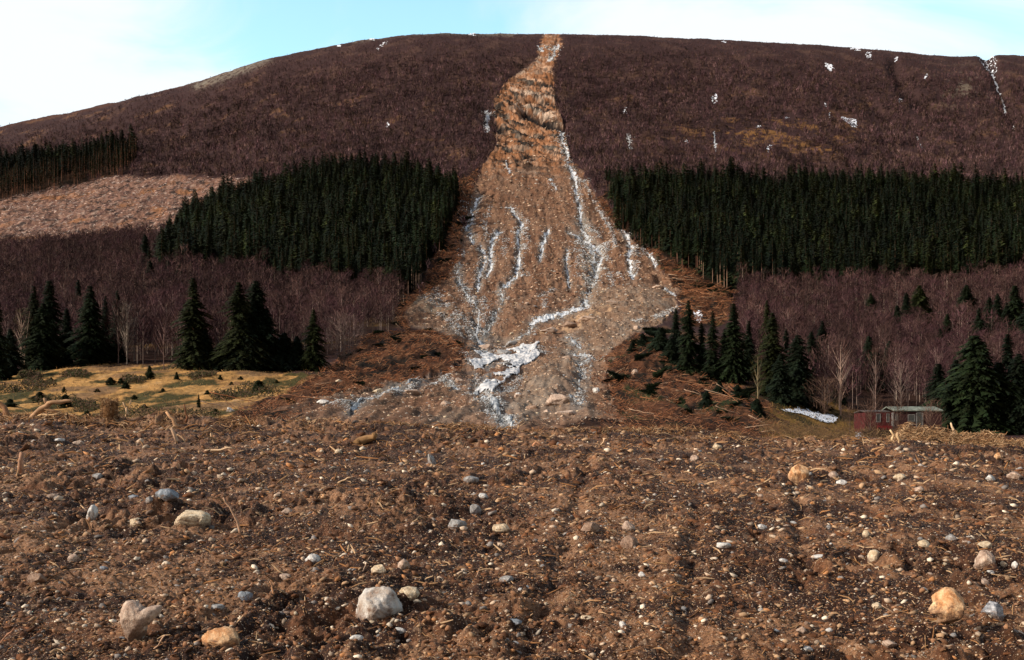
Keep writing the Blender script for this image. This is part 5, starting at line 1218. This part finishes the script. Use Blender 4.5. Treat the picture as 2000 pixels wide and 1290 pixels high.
# scrub birch covering the upper mountainside
n = 95000; r_ = np.random.default_rng(99)
D = np.sqrt(r_.uniform(330**2, 1110**2, n)); px = r_.uniform(-350, 2350, n); x = (px-CX)*D/FP; rw = base_row(px, D)
ok = ~inpoly(px+r_.normal(0, 3, n), rw, SLIDE) & ~inpoly(px, rw, CLEAR) & ~inpoly(px, rw, FOR_L) & ~inpoly(px, rw, FOR_R) & ~inpoly(px, rw, FOR_U) & ~inpoly(px, rw, BIR_L) & ~inpoly(px, rw, BIR_R) & ~inpoly(px, rw, DEB_R) & ~inpoly(px, rw, DEB_L2)
dn = fbm(x, D, 28, 3, 81); och = np.exp(-(((px-1520)/150)**2+((rw-268)/30)**2))
ok &= r_.random(n) < (.62+.55*dn-.45*och)*(.30+.70*sstep(4, 22, rw-np.interp(px, SKX, SKY)))*(D < 1078)
ok &= ~((np.exp(-(dline(px, rw, [(385,168),(440,148),(520,118)])/10)**2) > .4) & (r_.random(n) < .8))
for P_, cov, lab in SNOW: ok &= ~inpoly(px, rw, P_) & ~inpoly(px, rw+5, P_)
for pts, w, cov, lab in ICE: ok &= dline(px, rw, pts) > w+2
x, D, px, rw = x[ok], D[ok], px[ok], rw[ok]; z = hill(x, D, False); H = r_.uniform(3.2, 7.5, len(x))*(.30+.70*sstep(5, 90, rw-np.interp(px, SKX, SKY)))
UPC = [(.090, .046, .050), (.068, .036, .040), (.105, .060, .060), (.060, .036, .028), (.095, .056, .046)]
UV = [cat3([twigs(240+i, 17, 1., .28, .42, .040, UPC[i], .08), (np.array([[-.02, 0, -.1], [.02, 0, -.1], [0, 0, .8]]), np.array([[0, 1, 2]]), np.tile((.11, .07, .06), (3, 1)))]) for i in range(5)]
V, F, C = bake(UV, x, D, z-.2, H, 41, (.55, 1.35), 0, .7)
tag(link('mountain_birch_scrub', mesh('mountain_birch_scrub', V, F, C, m_twig)), kind='stuff', label='bare birch scrub covering the upper mountainside')
print('scrub', len(x), 'birch', len(bx))

# bare single trees with their own look
def bare_tree(px, top, base, w, trunk, crown, label, n=260, seed=0, lo=.3, twl=.12, lean=0.):
    x, D, z = [float(a[0]) for a in ground_at(px, base)]; H = (HY-top)*D/FP-z; W_ = w*D/FP/2/H
    e = empty('bare_tree', (x, D, z-.1), 0, (H, H, H)); tag(e, label, 'bare tree')
    link('crown', mesh('crown', *cat3([twigs(seed, n, 1., W_, twl, .0035, crown, lo), limb_tris(seed+1, 1., W_, 26, .005, trunk)]), m_twig), e)
    link('trunk', mesh('trunk', *trunk_tri(1., .014, 7, trunk, .95, lean), m_bark), e)
bare_tree(44,600,724,40,(.30,.21,.16),(.07,.055,.03),'dead grey leaning spruce pole with thin crown at the far left', 200, 301, .45, .1, .12)
bare_tree(248,585,712,44,(.24,.19,.15),(.13,.10,.08),'dead grey spruce with bare drooping branches left of the middle of the field', 340, 303, .2, .12)
bare_tree(262,620,706,30,(.28,.22,.18),(.17,.12,.10),'thin bare tree right of the dead grey spruce', 160, 305)
bare_tree(672,612,722,86,(.14,.10,.08),(.13,.085,.075),'spreading grey-brown bare bush tree beside the debris', 900, 307, .12, .16)
bare_tree(1642,665,812,60,(.32,.22,.17),(.09,.05,.04),'pale-trunked birch standing in front of the right wood left of the cabin', 200, 309)
bare_tree(1480,690,800,34,(.18,.14,.08),(.07,.055,.02),'mossy pale trunk beside the tall narrow spruce', 120, 311)
bare_tree(1710,680,806,50,(.18,.12,.10),(.09,.05,.04),'forked bare tree above the left end of the cabin', 260, 313)
bare_tree(1610,735,812,90,(.15,.09,.065),(.11,.065,.045),'low spreading bare bush tree left of the cabin', 600, 315, .1, .2)
bare_tree(1760,700,812,60,(.22,.16,.13),(.15,.09,.08),'bare tree rising behind the middle of the cabin', 300, 317)

for q in ((1700,770,858,60,'low leafless bush in front of the left end of the cabin',331),(1752,780,860,50,'low leafless bush in front of the middle of the cabin',333),(1818,778,860,56,'low leafless bush in front of the right end of the cabin',335),(1660,790,850,50,'low leafless bush left of the cabin',337)):
    bare_tree(q[0], q[1], q[2], q[3], (.10,.06,.045), (.095,.055,.04), q[4], 260, q[5], .05, .3)
# ------------------------------------------------------------------ red cabin
def flat_mat(name, a, b_, scale=3, rough=.8, spec=.2, planks=False):
    m, nt, b = new_mat(name); t = nt.nodes.new('ShaderNodeTexCoord'); f = noise(nt, t.outputs['Object'], scale, 5, .65)
    nt.links.new(ramp(nt, f, [(.35, a), (.65, b_)]), b.inputs['Base Color']); b.inputs['Roughness'].default_value = rough; b.inputs['Specular IOR Level'].default_value = spec
    if planks:
        w = nt.nodes.new('ShaderNodeTexWave'); w.inputs['Scale'].default_value = 4; w.bands_direction = 'X'; nt.links.new(t.outputs['Object'], w.inputs['Vector'])
        bp = nt.nodes.new('ShaderNodeBump'); bp.inputs['Strength'].default_value = .6; bp.inputs['Distance'].default_value = .03; nt.links.new(w.outputs['Fac'], bp.inputs['Height']); nt.links.new(bp.outputs[0], b.inputs['Normal'])
    return m
mr_ = flat_mat('red_paint', (.048, .008, .008), (.08, .013, .012), 2, planks=True)
mdr = flat_mat('weathered_red_paint', (.028, .009, .009), (.042, .014, .013), 2, planks=True)
mwh = flat_mat('white_trim', (.10, .095, .09), (.17, .16, .15)); mgl = flat_mat('dark_glass', (.015, .02, .025), (.03, .035, .04), 3, .15, .5)
mrf = flat_mat('pale_roofing', (.07, .085, .065), (.24, .26, .215), 1.3); mbr = flat_mat('bright_red_paint', (.10, .008, .008), (.14, .013, .013))
mrf2 = flat_mat('dark_roofing', (.05, .04, .04), (.1, .08, .07), 1.3)
def boxm(name, parts, mat, parent):
    V = []; F = []
    for (x0, y0, z0, x1, y1, z1) in parts:
        o = len(V); V += [(x0,y0,z0),(x1,y0,z0),(x1,y1,z0),(x0,y1,z0),(x0,y0,z1),(x1,y0,z1),(x1,y1,z1),(x0,y1,z1)]
        F += [[o+i for i in q] for q in ((0,3,2,1),(4,5,6,7),(0,1,5,4),(1,2,6,5),(2,3,7,6),(3,0,4,7))]
    me = bpy.data.meshes.new(name); me.from_pydata(V, [], F); me.materials.append(mat); return link(name, me, parent)
HD = 128.0; S = HD/FP
hx = (1690-CX)*S; hz = (HY-845)*S
cab = empty('red_cabin', (hx, HD, hz)); tag(cab, 'low red wooden cabin with white trim under a pale roof behind the right rim', 'cabin')
u = S
def P_(a): return (a-1688)*u
def Q_(r): return (843-r)*u
w = boxm('wall', [(P_(1688), .0, -.6, P_(1741), 4.2, Q_(804))], mr_, cab)
w2 = boxm('wall', [(P_(1741)+.003, -.5, -.6, P_(1834), 4.0, Q_(803))], mdr, cab); w2['label'] = 'weathered dull red wall of the wider right part'
def roof(name, x0, x1, y0, y1, ze, zr, mat, oh=.3):
    ym = (y0+y1)/2; V = [(x0-oh,y0-oh,ze),(x1+oh,y0-oh,ze),(x1+oh,ym,zr),(x0-oh,ym,zr),(x0-oh,y1+oh,ze),(x1+oh,y1+oh,ze)]; V += [(a, b, c+.12) for a, b, c in V]
    F = [(0,1,2,3),(3,2,5,4),(6,9,8,7),(9,10,11,8),(0,6,7,1),(4,5,11,10),(0,3,9,6),(3,4,10,9),(1,7,8,2),(2,8,11,5)]
    me = bpy.data.meshes.new(name); me.from_pydata(V, [], F); me.materials.append(mat); return link(name, me, cab)
roof('roof', P_(1688)+.1, P_(1741)-.4, .1, 4.2, Q_(803.5), Q_(800), mrf2, .12)
rf = roof('roof', P_(1742), P_(1832), -.5, 4.0, Q_(802)+.02, Q_(793), mrf, .22); rf['label'] = 'pale mossy sheet roof of the right part'
def window(px0, px1, r0, r1, y, white=True):
    fw = .09
    f = boxm('window', [(P_(px0), y-.06, Q_(r1), P_(px0)+fw, y+.02, Q_(r0)), (P_(px1)-fw, y-.06, Q_(r1), P_(px1), y+.02, Q_(r0)), (P_(px0)+fw, y-.06, Q_(r0)-fw, P_(px1)-fw, y+.02, Q_(r0)), (P_(px0)+fw, y-.06, Q_(r1), P_(px1)-fw, y+.02, Q_(r1)+fw)], mwh, cab)
    boxm('pane', [(P_(px0)+fw, y-.02, Q_(r1)+fw, P_(px1)-fw, y-.004, Q_(r0)-fw)], mgl, f)
window(1709, 1718, 806, 823, 0.); window(1729, 1735, 806, 823, 0.); window(1744, 1749, 807, 820, -.5); window(1768, 1782, 808, 822, -.5)
d = boxm('door', [(P_(1786), -.56, Q_(836), P_(1795), -.503, Q_(806))], mgl, cab); boxm('door_frame', [(P_(1784), -.6, Q_(836), P_(1786)-.003, -.5, Q_(805)), (P_(1795)+.003, -.6, Q_(836), P_(1797.5), -.5, Q_(805)), (P_(1786), -.6, Q_(806)+.003, P_(1795), -.5, Q_(804))], mwh, d)
boxm('corner_trim', [(P_(1739), -.56, -.5, P_(1741), -.003, Q_(804)-.05)], mwh, cab)
boxm('wall_plaque', [(P_(1770), -.55, Q_(832), P_(1778), -.503, Q_(827))], mwh, cab)
o = boxm('bench', [(P_(1709), -.9, Q_(838), P_(1736), -.35, Q_(830)), (P_(1711), -.85, Q_(845), P_(1713), -.4, Q_(838)), (P_(1732), -.85, Q_(845), P_(1734), -.4, Q_(838))], mbr, None)
o.location = (hx, HD, hz); tag(o, 'bright red low box bench against the cabin wall', 'bench')
# sparse brown thicket in front of the cabin and behind the rim
brush([(1490,830),(1700,850),(1760,862),(1700,885),(1480,860)], 3000, (5, 16), [(.14,.075,.035),(.09,.05,.03),(.18,.11,.05)], 'brown thicket behind the right rim', 'thicket', 38, .8, .35, .9)
brush([(1690,846),(1840,846),(1850,862),(1680,864)], 2200, (6, 18), [(.10,.055,.03),(.06,.035,.02),(.15,.09,.04)], 'brown weeds and twigs in front of the cabin', 'weeds', 39, 1.1, .9, .7)
brush([(1150,700),(1240,690),(1240,850),(1170,850)], 1500, (4, 14), RED, 'torn twigs strewn along the right side of the stream outflow', 'torn_brush', 40)
print('done')
